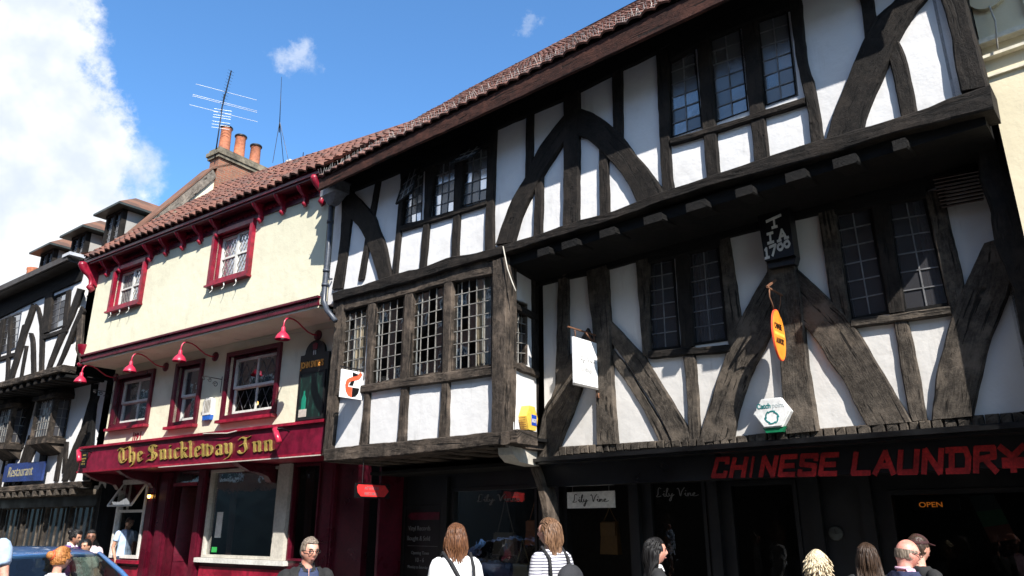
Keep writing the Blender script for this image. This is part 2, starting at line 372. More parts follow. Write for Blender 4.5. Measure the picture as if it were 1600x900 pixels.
def ringframe(mb, pl, Qi, m, o0, o1):
    Qo = grow(Qi, m)
    for i in range(4):
        j = (i + 1) % 4
        p = [pl.L(*Qi[i], o0), pl.L(*Qi[j], o0), pl.L(*Qo[j], o0), pl.L(*Qo[i], o0), pl.L(*Qi[i], o1), pl.L(*Qi[j], o1), pl.L(*Qo[j], o1), pl.L(*Qo[i], o1)]
        mb.hexa(p)
def leaded(pl, Q, off, cols, rows, parent, frame_mat=None, lead=None, glass=None, fw=.03, curtain=None, tilt=.012, lw=.012, diamond=False, depth=.03, name='window'):
    lead = lead or M_lead; glass = glass or M_glass; frame_mat = frame_mat or M_tK
    f = MB(); ringframe(f, pl, Q, fw, off - .05, off + depth); w = f.build(name, frame_mat, parent)
    g = MB()
    if diamond: g.add([pl.L(*q, off) for q in Q], [(0, 1, 2, 3)])
    else:
        for i in range(cols):
            for j in range(rows):
                a, b, c_, d_ = [blerp(Q, u / cols, v / rows) for u, v in ((i, j), (i + 1, j), (i + 1, j + 1), (i, j + 1))]
                t1, t2 = random.gauss(0, tilt) * .03, random.gauss(0, tilt) * .045
                g.add([pl.L(*a, off - t1 - t2), pl.L(*b, off + t1 - t2), pl.L(*c_, off + t1 + t2), pl.L(*d_, off - t1 + t2)], [(0, 1, 2, 3)])
    g.build('pane', glass, w)
    l = MB()
    def came(p, q):
        l.bar(pl.L(*p, off + .006), pl.L(*q, off + .006), lw, .010, pl.n)
    if diamond:
        n = cols
        wd = math.hypot(Q[1][0] - Q[0][0], Q[1][1] - Q[0][1]); ht = math.hypot(Q[3][0] - Q[0][0], Q[3][1] - Q[0][1]); sy = 1 / (ht / (wd / n) / 1.6)
        k = -int(1 / sy * n) - 4
        def clip(p, q):
            (x0, y0), (x1, y1) = p, q; t0, t1 = 0., 1.
            for pp, qq in ((x0 - x1, x0), (x1 - x0, 1 - x0), (y0 - y1, y0), (y1 - y0, 1 - y0)):
                if abs(pp) < 1e-9:
                    if qq < 0: return None
                    continue
                r = qq / pp
                if pp < 0: t0 = max(t0, r)
                else: t1 = min(t1, r)
            return None if t0 >= t1 else ((x0 + (x1 - x0) * t0, y0 + (y1 - y0) * t0), (x0 + (x1 - x0) * t1, y0 + (y1 - y0) * t1))
        y = -2.
        while y < 3:
            for sg in (1, -1):
                c = clip((0, y), (1, y + sg * sy * n))
                if c: came(blerp(Q, *c[0]), blerp(Q, *c[1]))
            y += sy
    else:
        for i in range(1, cols): came(blerp(Q, i / cols, 0), blerp(Q, i / cols, 1))
        for j in range(1, rows): came(blerp(Q, 0, j / rows), blerp(Q, 1, j / rows))
    if l.v: l.build('lead_came', lead, w)
    if curtain:
        for (u0, u1, mt) in curtain:
            c = MB(); n = 30; vs = []
            for i in range(n + 1):
                u = u0 + (u1 - u0) * i / n; o = off - .10 + .022 * math.sin(i * 1.9 + 2 * math.sin(i * .7))
                vs += [pl.L(*blerp(Q, u, -.02), o), pl.L(*blerp(Q, u + .02 * math.sin(i), 1.02), o + .01)]
            c.add(vs, [(2 * i, 2 * i + 2, 2 * i + 3, 2 * i + 1) for i in range(n)], smooth=True); c.build('curtain', mt, w)
    return w
def pxq(pl, pts, off=0.): return [pl.sz(x, y, off) for x, y in pts]
def textmesh(body, pl, s0, z0, size, off, name, mat, parent, depth=.006, align='LEFT', sx=1., shear=0., slope=0., bold=0.):
    cu = bpy.data.curves.new('t', 'FONT'); cu.body = body; cu.size = size; cu.align_x = align; cu.extrude = depth / 2; cu.shear = shear; cu.offset = bold; cu.resolution_u = 4
    ob = bpy.data.objects.new('t', cu); COL.objects.link(ob); bpy.context.view_layer.update()
    me = bpy.data.meshes.new_from_object(ob.evaluated_get(bpy.context.evaluated_depsgraph_get()))
    mb = MB(); mb.add([pl.L(s0 + v.co.x * sx, z0 + v.co.y + v.co.x * sx * slope, off + depth / 2 + v.co.z) for v in me.vertices], [tuple(p.vertices) for p in me.polygons])
    bpy.data.objects.remove(ob); bpy.data.curves.remove(cu); bpy.data.meshes.remove(me)
    return mb.build(name, mat, parent)
def nibtext(strokes, fn, nib, o0, o1, mb):
    """strokes: polylines in unit space swept by a broad nib (a short slanted segment); fn maps (x,y,o) to space"""
    nx, ny = nib
    for st in strokes:
        st = smooth_pts(st) if len(st) > 3 else st
        for (a, b) in zip(st, st[1:]):
            P = [(a[0] - nx, a[1] - ny), (b[0] - nx, b[1] - ny), (b[0] + nx, b[1] + ny), (a[0] + nx, a[1] + ny)]
            ar = abs((P[1][0] - P[0][0]) * (P[3][1] - P[0][1]) - (P[1][1] - P[0][1]) * (P[3][0] - P[0][0]))
            if ar < .004:
                P = [(a[0] - nx - .012, a[1] - ny + .012), (b[0] + nx - .012, b[1] + ny + .012), (b[0] + nx + .012, b[1] + ny - .012), (a[0] - nx + .012, a[1] - ny - .012)] if a[0] < b[0] else [(b[0] - nx - .012, b[1] - ny + .012), (a[0] + nx - .012, a[1] + ny + .012), (a[0] + nx + .012, a[1] + ny - .012), (b[0] - nx + .012, b[1] - ny - .012)]
            e = random.uniform(0, .0015)
            mb.hexa([fn(*p, o0) for p in P] + [fn(*p, o1 + e) for p in P])
def line_strokes(strokes, fn, w, o0, o1, mb, sm=True):
    for st in strokes:
        st = smooth_pts(st) if len(st) > 3 and sm else st
        for (a, b) in zip(st, st[1:]):
            dx, dy = b[0] - a[0], b[1] - a[1]; l = math.hypot(dx, dy) or 1e-6; nx, ny = -dy / l * w / 2, dx / l * w / 2; ex, ey = dx / l * w * .3, dy / l * w * .3
            e = random.uniform(0, .0015)
            P = [(a[0] - nx - ex, a[1] - ny - ey), (b[0] - nx + ex, b[1] - ny + ey), (b[0] + nx + ex, b[1] + ny + ey), (a[0] + nx - ex, a[1] + ny - ey)]
            mb.hexa([fn(*p, o0) for p in P] + [fn(*p, o1 + e) for p in P])
def tiled(pl, e0, e1, r0, r1, name, mat, parent, tw=.23, tl=.30, amp=.026, step=.022, wonk=.02, n=6, thick=.04):
    """pantiled slope: e0,e1 eave ends, r0,r1 ridge ends as (s,o,z)"""
    P = lambda t: pl.L(t[0], t[2], t[1])
    E0, E1, R0, R1 = map(P, (e0, e1, r0, r1)); nc = max(2, int(round((E1 - E0).length / tw))); nr = max(2, int(round((R0 - E0).length / tl)))
    N = (E1 - E0).cross(R0 - E0).normalized()
    if N.z < 0: N = -N
    def S(u, v):
        p = E0.lerp(E1, u).lerp(R0.lerp(R1, u), v); return p + N * (noise.noise(p * .9) * wonk * 2 + noise.noise(p * 3) * wonk * .6)
    vs = []; uvs = []; fs = []; fu = []; cols = nc * n
    for j in range(nr):
        for e in (0, 1):
            for i in range(cols + 1):
                x = i / n; ph = x % 1; h = amp * math.sin(2 * math.pi * ph) + amp * .4 * math.sin(4 * math.pi * ph + .6)
                jit = (noise.noise(Vector((math.floor(x) * 3.7, j * 5.1, 0))) * .02)
                vv = min((j + (1.04 if e else 0) - (0 if e else .03 + jit)) / nr, 1.); vv = max(vv, -.01)
                vs.append(S(i / cols, vv) + N * (h + (step if e == 0 else 0) + thick + jit * .3)); uvs.append((x + .001, j + .05 + .9 * e))
    w = cols + 1
    for j in range(nr):
        a = (2 * j) * w; b = (2 * j + 1) * w
        for i in range(cols):
            q = (a + i, a + i + 1, b + i + 1, b + i); fs.append(q); x = i // n + .5; fu.append([(x, j + .1), (x, j + .1), (x, j + .9), (x, j + .9)])
    mb = MB(); mb.add(vs, fs, fu, smooth=False)
    # under-edge of each course
    lip = []; lf = []; lu = []
    for j in range(nr):
        for i in range(cols + 1):
            p = vs[(2 * j) * w + i]; lip += [p, p - N * (step + .012)]
        b = j * 2 * w
        for i in range(cols): lf.append((b + 2 * i, b + 2 * i + 2, b + 2 * i + 3, b + 2 * i + 1)); x = i // n + .5; lu.append([(x, j + .1)] * 4)
    mb.add(lip, lf, lu)
    mb.add([E0, E1, R1, R0], [(0, 1, 2, 3)], [[(0, 0), (nc, 0), (nc, nr), (0, nr)]])
    return mb.build(name, mat, parent)
def uvbox(mb, pl, s0, s1, z0, z1, o0, o1):
    q = pl.L
    def face(pts, uv): mb.add(pts, [(0, 1, 2, 3)], [uv])
    face([q(s0, z0, o1), q(s1, z0, o1), q(s1, z1, o1), q(s0, z1, o1)], [(s0, z0), (s1, z0), (s1, z1), (s0, z1)])
    face([q(s0, z0, o0), q(s1, z0, o0), q(s1, z1, o0), q(s0, z1, o0)], [(s0, z0), (s1, z0), (s1, z1), (s0, z1)])
    face([q(s0, z0, o0), q(s0, z0, o1), q(s0, z1, o1), q(s0, z1, o0)], [(o0, z0), (o1, z0), (o1, z1), (o0, z1)])
    face([q(s1, z0, o0), q(s1, z0, o1), q(s1, z1, o1), q(s1, z1, o0)], [(o0, z0), (o1, z0), (o1, z1), (o0, z1)])
    face([q(s0, z1, o0), q(s1, z1, o0), q(s1, z1, o1), q(s0, z1, o1)], [(s0, o0), (s1, o0), (s1, o1), (s0, o1)])
    face([q(s0, z0, o0), q(s1, z0, o0), q(s1, z0, o1), q(s0, z0, o1)], [(s0, o0), (s1, o0), (s1, o1), (s0, o1)])

# ================================================================== ground
def ground():
    g = MB(); g.add([(-600, -600, -.02), (600, -600, -.02), (600, 600, -.02), (-600, 600, -.02)], [(0, 1, 2, 3)]); tag(g.build('ground', M_asph), kind='structure')
    rd = MB()
    mid = [LEF.L(-60, 0, 5.0), LEF.L(0, 0, 5.0), PUB.L(4, 0, 4.6), BIG.L(0, 0, 4.9), BIG.L(10, 0, 4.9), BIG.L(60, 0, 4.9)]
    nn = [LEF.n, LEF.n, PUB.n, BIG.n, BIG.n, BIG.n]
    def ribbon(o0, o1, z0, z1, name, mat):
        mb = MB(); vs = []; uv = []; u = 0
        for i, (p, n) in enumerate(zip(mid, nn)):
            if i: u += (mid[i] - mid[i - 1]).length
            for o, z in ((o0, z0), (o0, z1), (o1, z1), (o1, z0)): vs.append(p + n * o + Vector((0, 0, z))); uv.append((u, o))
        fs = []; fu = []
        for i in range(len(mid) - 1):
            for a, b in ((0, 1), (1, 2), (2, 3)): q = (i * 4 + a, (i + 1) * 4 + a, (i + 1) * 4 + b, i * 4 + b); fs.append(q); fu.append([uv[k] for k in q])
        mb.add(vs, fs, fu); return tag(mb.build(name, mat), kind='structure')
    ribbon(-2.9, 2.6, -.015, 0.0, 'road', M_asph)
    ribbon(-7.5, -3.05, -.01, .11, 'pavement', M_pave); ribbon(2.75, 4.9, -.01, .11, 'pavement', M_pave)
    ribbon(-3.05, -2.9, -.01, .115, 'kerb', M_kerb); ribbon(2.6, 2.75, -.01, .115, 'kerb', M_kerb)
ground()

# ================================================================== shell of a building (gables, back, floors)
def shell(pl, s0, s1, ztop, floors, back, root, mat, gable=None):
    mb = MB()
    mb.box(pl, s0, s0 + .2, 0, ztop, -back, floors[0][0]); mb.box(pl, s1 - .2, s1, 0, ztop, -back, floors[0][0]); mb.box(pl, s0 + .2, s1 - .2, 0, ztop, -back - .2, -back)
    mb.build('party_wall', mat, root)
    fl = MB()
    for o, z in floors: fl.box(pl, s0 + .22, s1 - .22, z, z + .12, -back + .02, o)
    fl.box(pl, s0 + .22, s1 - .22, .02, ztop - .3, -3.1, -3.0)
    fl.build('floor', M_dark, root)

# ================================================================== the big black and white house
BO = -.85                                        # first floor wall of the right half, set back under the jetty
root = thing('timber_framed_house', 'wide black and white timber framed house with jettied upper floors and bay window', 'building', BIG.L(5, 0, 0))
big = root
shell(BIG, .28, 10.02, 7.3, [(-1.75, 2.62), (-.95, 5.1), (-.2, 7.2)], 7, root, M_dark)
# --- second floor wall
winA = [[(637, 277), (661, 258), (657, 344), (631, 350)], [(682, 258), (711, 247), (708, 329), (676, 338)], [(727, 238), (762, 226), (759, 311), (722, 321)],
        [(1047, 92), (1084, 78), (1095, 198), (1050, 213)], [(1110, 58), (1154, 44), (1167, 172), (1120, 189)], [(1184, 29), (1228, 15), (1242, 147), (1197, 163)]]
qA = [pxq(BIG, w) for w in winA]
wall(BIG, [(.2, 5.36), (10.02, 5.36), (10.02, 7.9), (.2, 7.9)], [grow(q, .02) for q in qA], 0, 'plaster_wall', M_white, root)
def TA(A, B, name='stud', thk=.045, mat=None, **kw): return timber(BIG, A, B, 0, thk, name, mat or M_tA, root, **kw)
TA([(533, 268), (531, 372), (518, 452)], [(553, 262), (548, 346), (534, 450)], 'post')
TA([(536, 330), (558, 353), (571, 377), (582, 408), (590, 436)], [(546, 296), (580, 332), (590, 355), (601, 384), (611, 434)], 'brace', .06)
TA([(586, 280), (558, 438)], [(594, 278), (567, 436)]); TA([(627, 262), (611, 432)], [(635, 260), (619, 430)])
TA([(663, 250), (661, 335), (654, 420)], [(680, 245), (671, 335), (664, 418)]); TA([(712, 242), (707, 334), (703, 408)], [(726, 236), (718, 330), (715, 406)]); TA([(763, 220), (758, 320), (756, 396)], [(775, 198), (771, 310), (771, 392)], 'post')
TA([(624, 353), (760, 312)], [(626, 361), (760, 320)], 'window_sill', .06)
TA([(821, 170), (819, 290)], [(832, 166), (831, 272)]); TA([(836, 280), (832, 370)], [(848, 268), (846, 368)])
TA([(773, 382), (792, 327), (809, 294), (820, 275), (842, 229), (879, 181), (893, 169)], [(802, 378), (816, 332), (833, 298), (847, 272), (864, 246), (879, 223), (896, 198)], 'brace', .06)
TA([(879, 150), (879, 270), (878, 355)], [(903, 140), (903, 250), (902, 348)], 'post', .07)
TA([(903, 168), (926, 176), (957, 198), (973, 215), (988, 236), (1018, 272), (1036, 300)], [(902, 211), (917, 217), (936, 234), (950, 248), (969, 270), (983, 291), (995, 318)], 'brace', .06)
TA([(955, 112), (957, 200)], [(971, 108), (972, 216)]); TA([(935, 230), (936, 338)], [(949, 243), (951, 334)])
TA([(1024, 80), (1030, 225), (1034, 300)], [(1043, 72), (1046, 225), (1052, 297)], 'post')
TA([(1087, 60), (1096, 190), (1104, 280)], [(1107, 50), (1117, 190), (1124, 274)]); TA([(1157, 35), (1169, 165), (1178, 257)], [(1181, 25), (1193, 160), (1201, 249)])
TA([(1231, 0), (1245, 100), (1258, 155), (1262, 180), (1266, 228)], [(1250, -4), (1261, 100), (1270, 125), (1279, 175), (1286, 221)], 'post', .06)
TA([(1046, 216), (1117, 196), (1257, 151)], [(1047, 226), (1117, 206), (1257, 162)], 'window_sill', .06, smooth=False)
TA([(1440, -45), (1397, 0), (1370, 24), (1350, 60), (1332, 100), (1302, 175), (1289, 222)], [(1475, -45), (1443, 0), (1430, 15), (1406, 54), (1381, 111), (1356, 169), (1346, 204)], 'brace', .07)
TA([(1336, -30), (1347, 24), (1351, 62)], [(1360, -34), (1367, 20), (1376, 45)]); TA([(1386, 80), (1409, 188)], [(1402, 60), (1416, 92), (1434, 178)])
TA([(1460, -40), (1470, 0), (1484, 47), (1490, 94), (1500, 142)], [(1500, -40), (1508, 0), (1521, 56), (1533, 98), (1542, 134)], 'corner_post', .09, back=-.25)
# wall plate and dark head timbers under the eaves
low = pxq(BIG, [(519, 312), (563, 297), (625, 272), (700, 238), (775, 205), (879, 160), (971, 113), (1023, 88), (1100, 46), (1180, 5), (1300, -60), (1480, -160)])
timber_sz(BIG, [(.2, 7.86), (10.02, 7.9)], low, 0, .052, 'wall_plate', M_tK, root, smooth=False)
for q, (c, r) in zip(qA, [(3, 6), (3, 5), (3, 5), (2, 6), (2, 6), (2, 6)]):
    i = qA.index(q)
    leaded(BIG, q, -.03, c, r, root, glass=M_glassA, fw=.035, tilt=.05, curtain=([(.0, .8, M_curtain)] if i in (3,) else [(0, .3, M_curtain)] if i == 5 else None))
# the two casements that stand open, hinged at the top
for i, (ang, ph) in ((2, (38, .45)), (0, (16, .7))):
    q = qA[i]; (x0, z0), (x1, z1) = q[0], q[1]; w_ = x1 - x0; a = R(ang); f = MB(); l = MB(); g = MB(); H_ = (q[0][1] - q[3][1]) * ph
    T = lambda u, v: BIG.L(x0 + w_ * u, z0 + (z1 - z0) * u - H_ * v * math.cos(a), .05 + H_ * v * math.sin(a))
    for p0, p1 in (((0, 0), (1, 0)), ((1, 0), (1, 1)), ((1, 1), (0, 1)), ((0, 1), (0, 0))): f.bar(T(*p0), T(*p1), .025)
    for k in (1, 2): l.bar(T(k / 3, 0), T(k / 3, 1), .010)
    for k in (1, 2): l.bar(T(0, k / 3), T(1, k / 3), .010)
    g.add([T(0, 0), T(1, 0), T(1, 1), T(0, 1)], [(0, 1, 2, 3)])
    o = f.build('open_casement', M_tK, root); l.build('lead_came', M_lead, o); g.build('pane', M_glassA, o)
TA([(624, 250), (700, 225), (772, 190)], [(626, 281), (682, 256), (727, 238), (764, 224)], 'window_head', .055, mat=M_tK, smooth=False)
TA([(1042, 70), (1120, 30), (1234, -25)], [(1046, 95), (1110, 59), (1184, 30), (1234, 13)], 'window_head', .055, mat=M_tK, smooth=False)
# --- jetty beam of the second floor
up = [(519, 458), (536, 452), (563, 446), (620, 427), (661, 417), (700, 402), (740, 396), (788, 382), (847, 363), (904, 344), (952, 332), (992, 315), (1051, 294), (1104, 276), (1200, 244), (1264, 223), (1346, 200), (1433, 174), (1500, 146), (1546, 130)]
dn = [(521, 472), (537, 466), (580, 455), (632, 442), (680, 427), (740, 408), (788, 396), (847, 377), (902, 360), (954, 344), (1035, 315), (1106, 291), (1158, 278), (1262, 249), (1356, 220), (1400, 207), (1500, 183), (1553, 170)]
timber(BIG, up, dn, 0, .09, 'jetty_beam', M_tA, root, smooth=False, jit=.012, back=-.25)
sf = MB(); sf.box(BIG, .25, 10.0, 5.10, 5.24, BO, -.03); sf.build('jetty_soffit', M_tK, root)
for px in [(841, 861), (878, 905), (937, 964), (1006, 1038), (1073, 1109), (1153, 1184), (1234, 1272), (1312, 1356), (1413, 1440)]:
    a = BIG.sz(px[0], 330, .06)[0]; b = BIG.sz(px[1], 330, .06)[0]; w_ = (b - a) * .9; j = MB()
    timber_sz(BIG.side((a + b) / 2), [(-.10, 5.15), (.25, 5.15)], [(-.10, 5.05), (.25, 5.09)], -w_ / 2, w_, 'joist', M_tK, root, smooth=False, jit=.006, back=0)
# --- gable end: the wall that turns the corner, and the massive curved corner post below the jetty
en = MB(); en.prism(BIG.side(9.80), [(0, 2.6), (7, 2.6), (7, 7.3), (3.6, 10.9), (.0, 7.3), (.0, 5.2), (.85, 5.0), (.85, 2.6)], .0, .2); en.build('gable_wall', M_tK, root)
timber(BIG, [(1525, 190), (1531, 277), (1546, 330), (1553, 380), (1580, 445), (1600, 545), (1618, 640)], [(1560, 175), (1578, 233), (1594, 300), (1604, 345), (1632, 480), (1660, 660)], -.62, .10, 'corner_post', M_tA, root, jit=.02, back=-.3)
# --- first floor wall of the right half
winB = [[(1015, 411), (1050, 404), (1060, 540), (1019, 545)], [(1077, 395), (1120, 384), (1134, 529), (1085, 536)], [(1306, 334), (1356, 323), (1385, 486), (1333, 496)], [(1389, 316), (1441, 308), (1480, 473), (1416, 483)]]
qB = [pxq(BIG, w, BO) for w in winB]
wall(BIG, [(4.3, 2.6), (10.0, 2.6), (10.0, 5.2), (4.3, 5.2)], [grow(q, .02) for q in qB], BO, 'plaster_wall', M_white2, root)
def TB(A, B, name='stud', thk=.05, mat=None, **kw): return timber(BIG, A, B, BO, thk, name, mat or M_tB, root, **kw)
TB([(826, 440), (829, 715)], [(837, 436), (837, 590), (833, 714)], 'post', mat=M_tA)
TB([(871, 430), (869, 520), (866, 612)], [(887, 428), (888, 580)])
TB([(917, 512), (887, 560), (872, 590), (859, 622), (850, 637), (838, 691), (829, 716)], [(936, 556), (915, 592), (907, 607), (892, 649), (874, 694), (866, 712)], 'brace', .06)
TB([(915, 424), (920, 480), (924, 505), (930, 607), (931, 695)], [(947, 414), (952, 505), (955, 562), (956, 600), (963, 693)], 'post', .075)
TB([(950, 498), (1002, 552), (1017, 575), (1047, 624), (1073, 667), (1079, 690)], [(950, 530), (980, 570), (1000, 602), (1015, 624), (1035, 662), (1049, 691)], 'brace', .055)
TB([(951, 538), (981, 575), (1001, 608), (1036, 666), (1049, 691)], [(954, 562), (960, 572), (995, 624), (1020, 670), (1029, 692)], 'brace', .035)
TB([(992, 402), (999, 500), (1003, 554)], [(1012, 402), (1014, 500), (1017, 560)], 'post'); TB([(1053, 392), (1063, 548)], [(1074, 387), (1083, 540)], mat=M_tA); TB([(1064, 548), (1069, 580), (1076, 689)], [(1083, 545), (1087, 580), (1094, 688)])
TB([(1012, 548), (1142, 538)], [(1013, 560), (1140, 550)], 'window_sill', .065, mat=M_tA)
TB([(1122, 376), (1138, 545)], [(1138, 370), (1153, 470), (1160, 545)], 'post')
TB([(1200, 420), (1153, 504), (1124, 580), (1096, 670), (1090, 692)], [(1215, 495), (1206, 517), (1178, 573), (1159, 623), (1144, 686)], 'brace', .06)
TB([(1192, 350), (1197, 412), (1207, 500), (1214, 529), (1220, 589), (1226, 678)], [(1230, 345), (1240, 402), (1250, 460), (1255, 511), (1262, 576), (1278, 673)], 'post', .085)
TB([(1243, 418), (1296, 467), (1331, 505), (1366, 561), (1397, 614), (1424, 659)], [(1250, 503), (1278, 536), (1294, 564), (1319, 597), (1337, 636), (1354, 665)], 'brace', .06)
TB([(1277, 330), (1297, 467), (1306, 480)], [(1303, 325), (1329, 496), (1334, 512)], 'post'); TB([(1359, 316), (1388, 490)], [(1386, 310), (1413, 486)], mat=M_tA)
TB([(1393, 490), (1398, 520), (1416, 632), (1425, 658)], [(1414, 488), (1430, 554), (1448, 656)])
TB([(1330, 499), (1484, 478)], [(1330, 512), (1486, 492)], 'window_sill', .065)
TB([(1443, 300), (1482, 476), (1492, 508)], [(1476, 295), (1480, 335), (1506, 444), (1501, 472)], 'post')
TB([(1537, 380), (1507, 444), (1487, 492), (1475, 536), (1462, 586), (1455, 656)], [(1562, 372), (1580, 420), (1573, 465), (1547, 529), (1534, 582), (1519, 650)], 'brace', .07)
TB([(1010, 388), (1126, 362)], [(1013, 411), (1123, 384)], 'window_head', .062, mat=M_tK, smooth=False); TB([(1300, 312), (1448, 282)], [(1304, 334), (1446, 307)], 'window_head', .062, mat=M_tK, smooth=False)
lowB = pxq(BIG, [(826, 452), (871, 441), (915, 432), (992, 411), (1138, 373), (1186, 361), (1236, 347), (1277, 337), (1320, 327), (1440, 300), (1545, 268)], BO)
timber_sz(BIG, [(4.3, 5.17), (10.0, 5.17)], lowB, BO, .058, 'head_beam', M_tK, root, smooth=False)
# slatted vent at the right end
lv = MB(); Q = pxq(BIG, [(1463, 286), (1538, 272), (1541, 322), (1478, 334)], BO)
for k in range(9):
    a, b = blerp(Q, 0, k / 9), blerp(Q, 1, k / 9); lv.bar(BIG.L(*a, BO + .11), BIG.L(*b, BO + .11), .05, .012, Vector((0, 0, 1)) + BIG.n * .8)
lv.build('louvre_vent', simple('dark_brown_stain', (.03, .014, .010), .45), root)
for q, (c, r) in zip(qB, [(2, 6), (2, 6), (2, 6), (2, 6)]):
    leaded(BIG, q, BO - .02, c, r, root, glass=M_glassd, fw=.03, lead=M_lead, curtain=[(.62, 1., M_curtain)] if q is qB[3] else [(.1, .5, M_curtain)] if q is qB[1] else None)
# carved date bracket
Q = pxq(BIG, [(1181, 312), (1229, 306), (1241, 398), (1195, 408)], BO + .22); bk = MB(); S_ = pxq(BIG, [(1195, 408), (1241, 398), (1238, 410), (1198, 418)], BO + .22)
bk.prism(BIG, [Q[3], Q[2], Q[1], (Q[1][0], 5.12), (Q[0][0], 5.12), Q[0]], BO + .05, BO + .22); bk.prism(BIG, [S_[3], S_[2], S_[1], S_[0]], BO + .05, BO + .17)
bracket = bk.build('date_bracket', M_black, root)
TIA = pxq(BIG, [(1190, 340), (1231, 331), (1237, 395), (1193, 405)], BO + .225)
mb = MB(); fn = lambda x, y, o: BIG.L(*blerp(TIA, x, 1 - y), BO + .215 + o)
L_ = [[[(.18, .88), (.72, .96)], [(.45, .92), (.47, .70)], [(.38, .70), (.56, .71)]],
      [[(.28, .57), (.29, .36)], [(.18, .57), (.38, .58)], [(.19, .35), (.39, .36)]],
      [[(.60, .36), (.72, .60)], [(.72, .60), (.86, .38)], [(.64, .45), (.82, .46)], [(.54, .35), (.66, .36)], [(.80, .38), (.93, .39)]],
      [[(.12, .24), (.13, .02)], [(.07, .20), (.12, .24)], [(.06, .01), (.20, .02)]], [[(.24, .25), (.46, .28)], [(.46, .28), (.33, .04)]],
      [[(.66, .28), (.57, .26), (.53, .20), (.58, .14), (.66, .14), (.71, .20), (.67, .27)]], [[(.90, .31), (.81, .29), (.77, .23), (.82, .17), (.90, .17), (.95, .23), (.91, .30)]]]
for l in L_: line_strokes(l, fn, .062, 0, .012, mb)
mb.build('date_lettering', M_wpaint, bracket)
# --- row of joist ends under the first floor sill, then black cornice and fascia
ups = pxq(BIG, [(829, 708), (877, 697), (964, 692), (1027, 688), (1078, 685), (1147, 681), (1230, 672), (1277, 669), (1352, 663), (1450, 656), (1520, 648), (1625, 640)], BO + .06)
dns = pxq(BIG, [(829, 722), (880, 711), (970, 703), (1075, 697), (1150, 693), (1215, 688), (1350, 681), (1475, 669), (1640, 657)], BO + .06)
def yat(P, s):
    for a, b in zip(P, P[1:]):
        if a[0] <= s <= b[0] or b is P[-1]: return a[1] + (b[1] - a[1]) * (s - a[0]) / (b[0] - a[0])
    return P[0][1]
s_ = 4.1; jm = MB(); k = 0
while s_ < 9.95:
    w_ = random.uniform(.085, .13); zt = yat(ups, s_ + w_ / 2) - .004; zb = yat(dns, s_ + w_ / 2) - .012; e = random.uniform(0, .022)
    c = [(s_, zb + random.uniform(0, .012)), (s_ + w_, zb + random.uniform(0, .012)), (s_ + w_, zt), (s_, zt)]
    r_ = lambda a: random.uniform(-a, a)
    P0 = [BIG.L(*p, BO - .02) for p in c]; P1 = [BIG.L(p[0] + (.012 if i in (0, 3) else -.012), p[1] + (.01 if i < 2 else -.01), BO + .045 + e + r_(.012)) for i, p in enumerate(c)]
    jm.v += []; n0 = len(jm.v); P2 = [BIG.L(p[0] + (.003 if i in (0, 3) else -.003), p[1], BO + .03 + e) for i, p in enumerate(c)]
    uu = [(s_ * 3 + i * .1, i * .07 + k) for i in range(4)]
    jm.add(P0 + P2 + P1, [(0, 1, 5, 4), (1, 2, 6, 5), (2, 3, 7, 6), (3, 0, 4, 7), (4, 5, 9, 8), (5, 6, 10, 9), (6, 7, 11, 10), (7, 4, 8, 11), (8, 9, 10, 11)],
           [[(s_ + .02 * q, k * .3 + .03 * q), (s_ + .1, k * .3), (s_ + .1, k * .3 + .1), (s_, k * .3 + .1)] for q in range(9)])
    s_ += w_ + random.uniform(.002, .010); k += 1
jm.build('joist_end_course', M_tB, root)
fb = MB(); fb.box(BIG, 4.0, 10.02, 2.52, 2.66, BO - .15, BO - .02); fb.build('sill_beam', M_tK, root)
cn = MB()
for z0, z1, o in ((2.585, 2.61, .09), (2.545, 2.585, .19), (2.515, 2.545, .12)): cn.box(BIG, 3.95, 10.3, z0, z1, BO - .1, BO + o)
cn.box(BIG, 3.95, 10.3, 2.235, 2.515, BO - .3, BO - .10); cn.box(BIG, 3.95, 10.3, 2.42, 2.51, BO - .9, BO - .31)
cn.build('shop_fascia', M_black, root)
gp = MB(); gp.tube([BIG.L(4.05, 2.56, BO + .17), BIG.L(6.0, 2.575, BO + .172)], .012); gp.build('cable', M_wpaint, root)
# laundry lettering
LQ = pxq(BIG, [(1117, 718), (1603, 697), (1607, 735), (1113, 745)], BO - .09)
GL = {'C': [[(.9, .78), (.9, 1), (.18, 1), (.05, .05), (.85, .05), (.87, .25)]], 'H': [[(.15, 1), (.05, 0)], [(.95, 1), (.88, 0)], [(.1, .5), (.9, .5)]], 'I': [[(.55, 1), (.45, 0)]],
      'N': [[(.05, 0), (.14, 1), (.82, 0), (.93, 1)]], 'E': [[(.95, .98), (.12, .98), (.04, .04), (.88, .04)], [(.1, .5), (.8, .5)]], 'S': [[(.95, .98), (.12, .98), (.10, .56), (.88, .46), (.86, .04), (.02, .04)], [(.95, .98), (.94, .78)], [(.02, .04), (.03, .22)]],
      'L': [[(.16, 1), (.04, .04), (.9, .04)]], 'A': [[(.0, 0), (.52, 1), (.95, 0)], [(.2, .36), (.8, .36)]], 'U': [[(.12, 1), (.04, .04), (.86, .04), (.95, 1)]],
      'D': [[(-.02, .97), (.86, .97), (.97, .6), (.9, .04), (-.04, .04)], [(.2, .95), (.16, .05)]], 'R': [[(.06, 0), (.14, .98), (.9, .98), (.9, .62), (.12, .50)], [(.5, .5), (.95, 0)]],
      'Y': [[(.0, 1), (.5, .58), (1., 1)], [(.5, .58), (.5, 0)], [(.1, .42), (.9, .42)], [(.1, .24), (.9, .24)]]}
x = 0.; lay = []
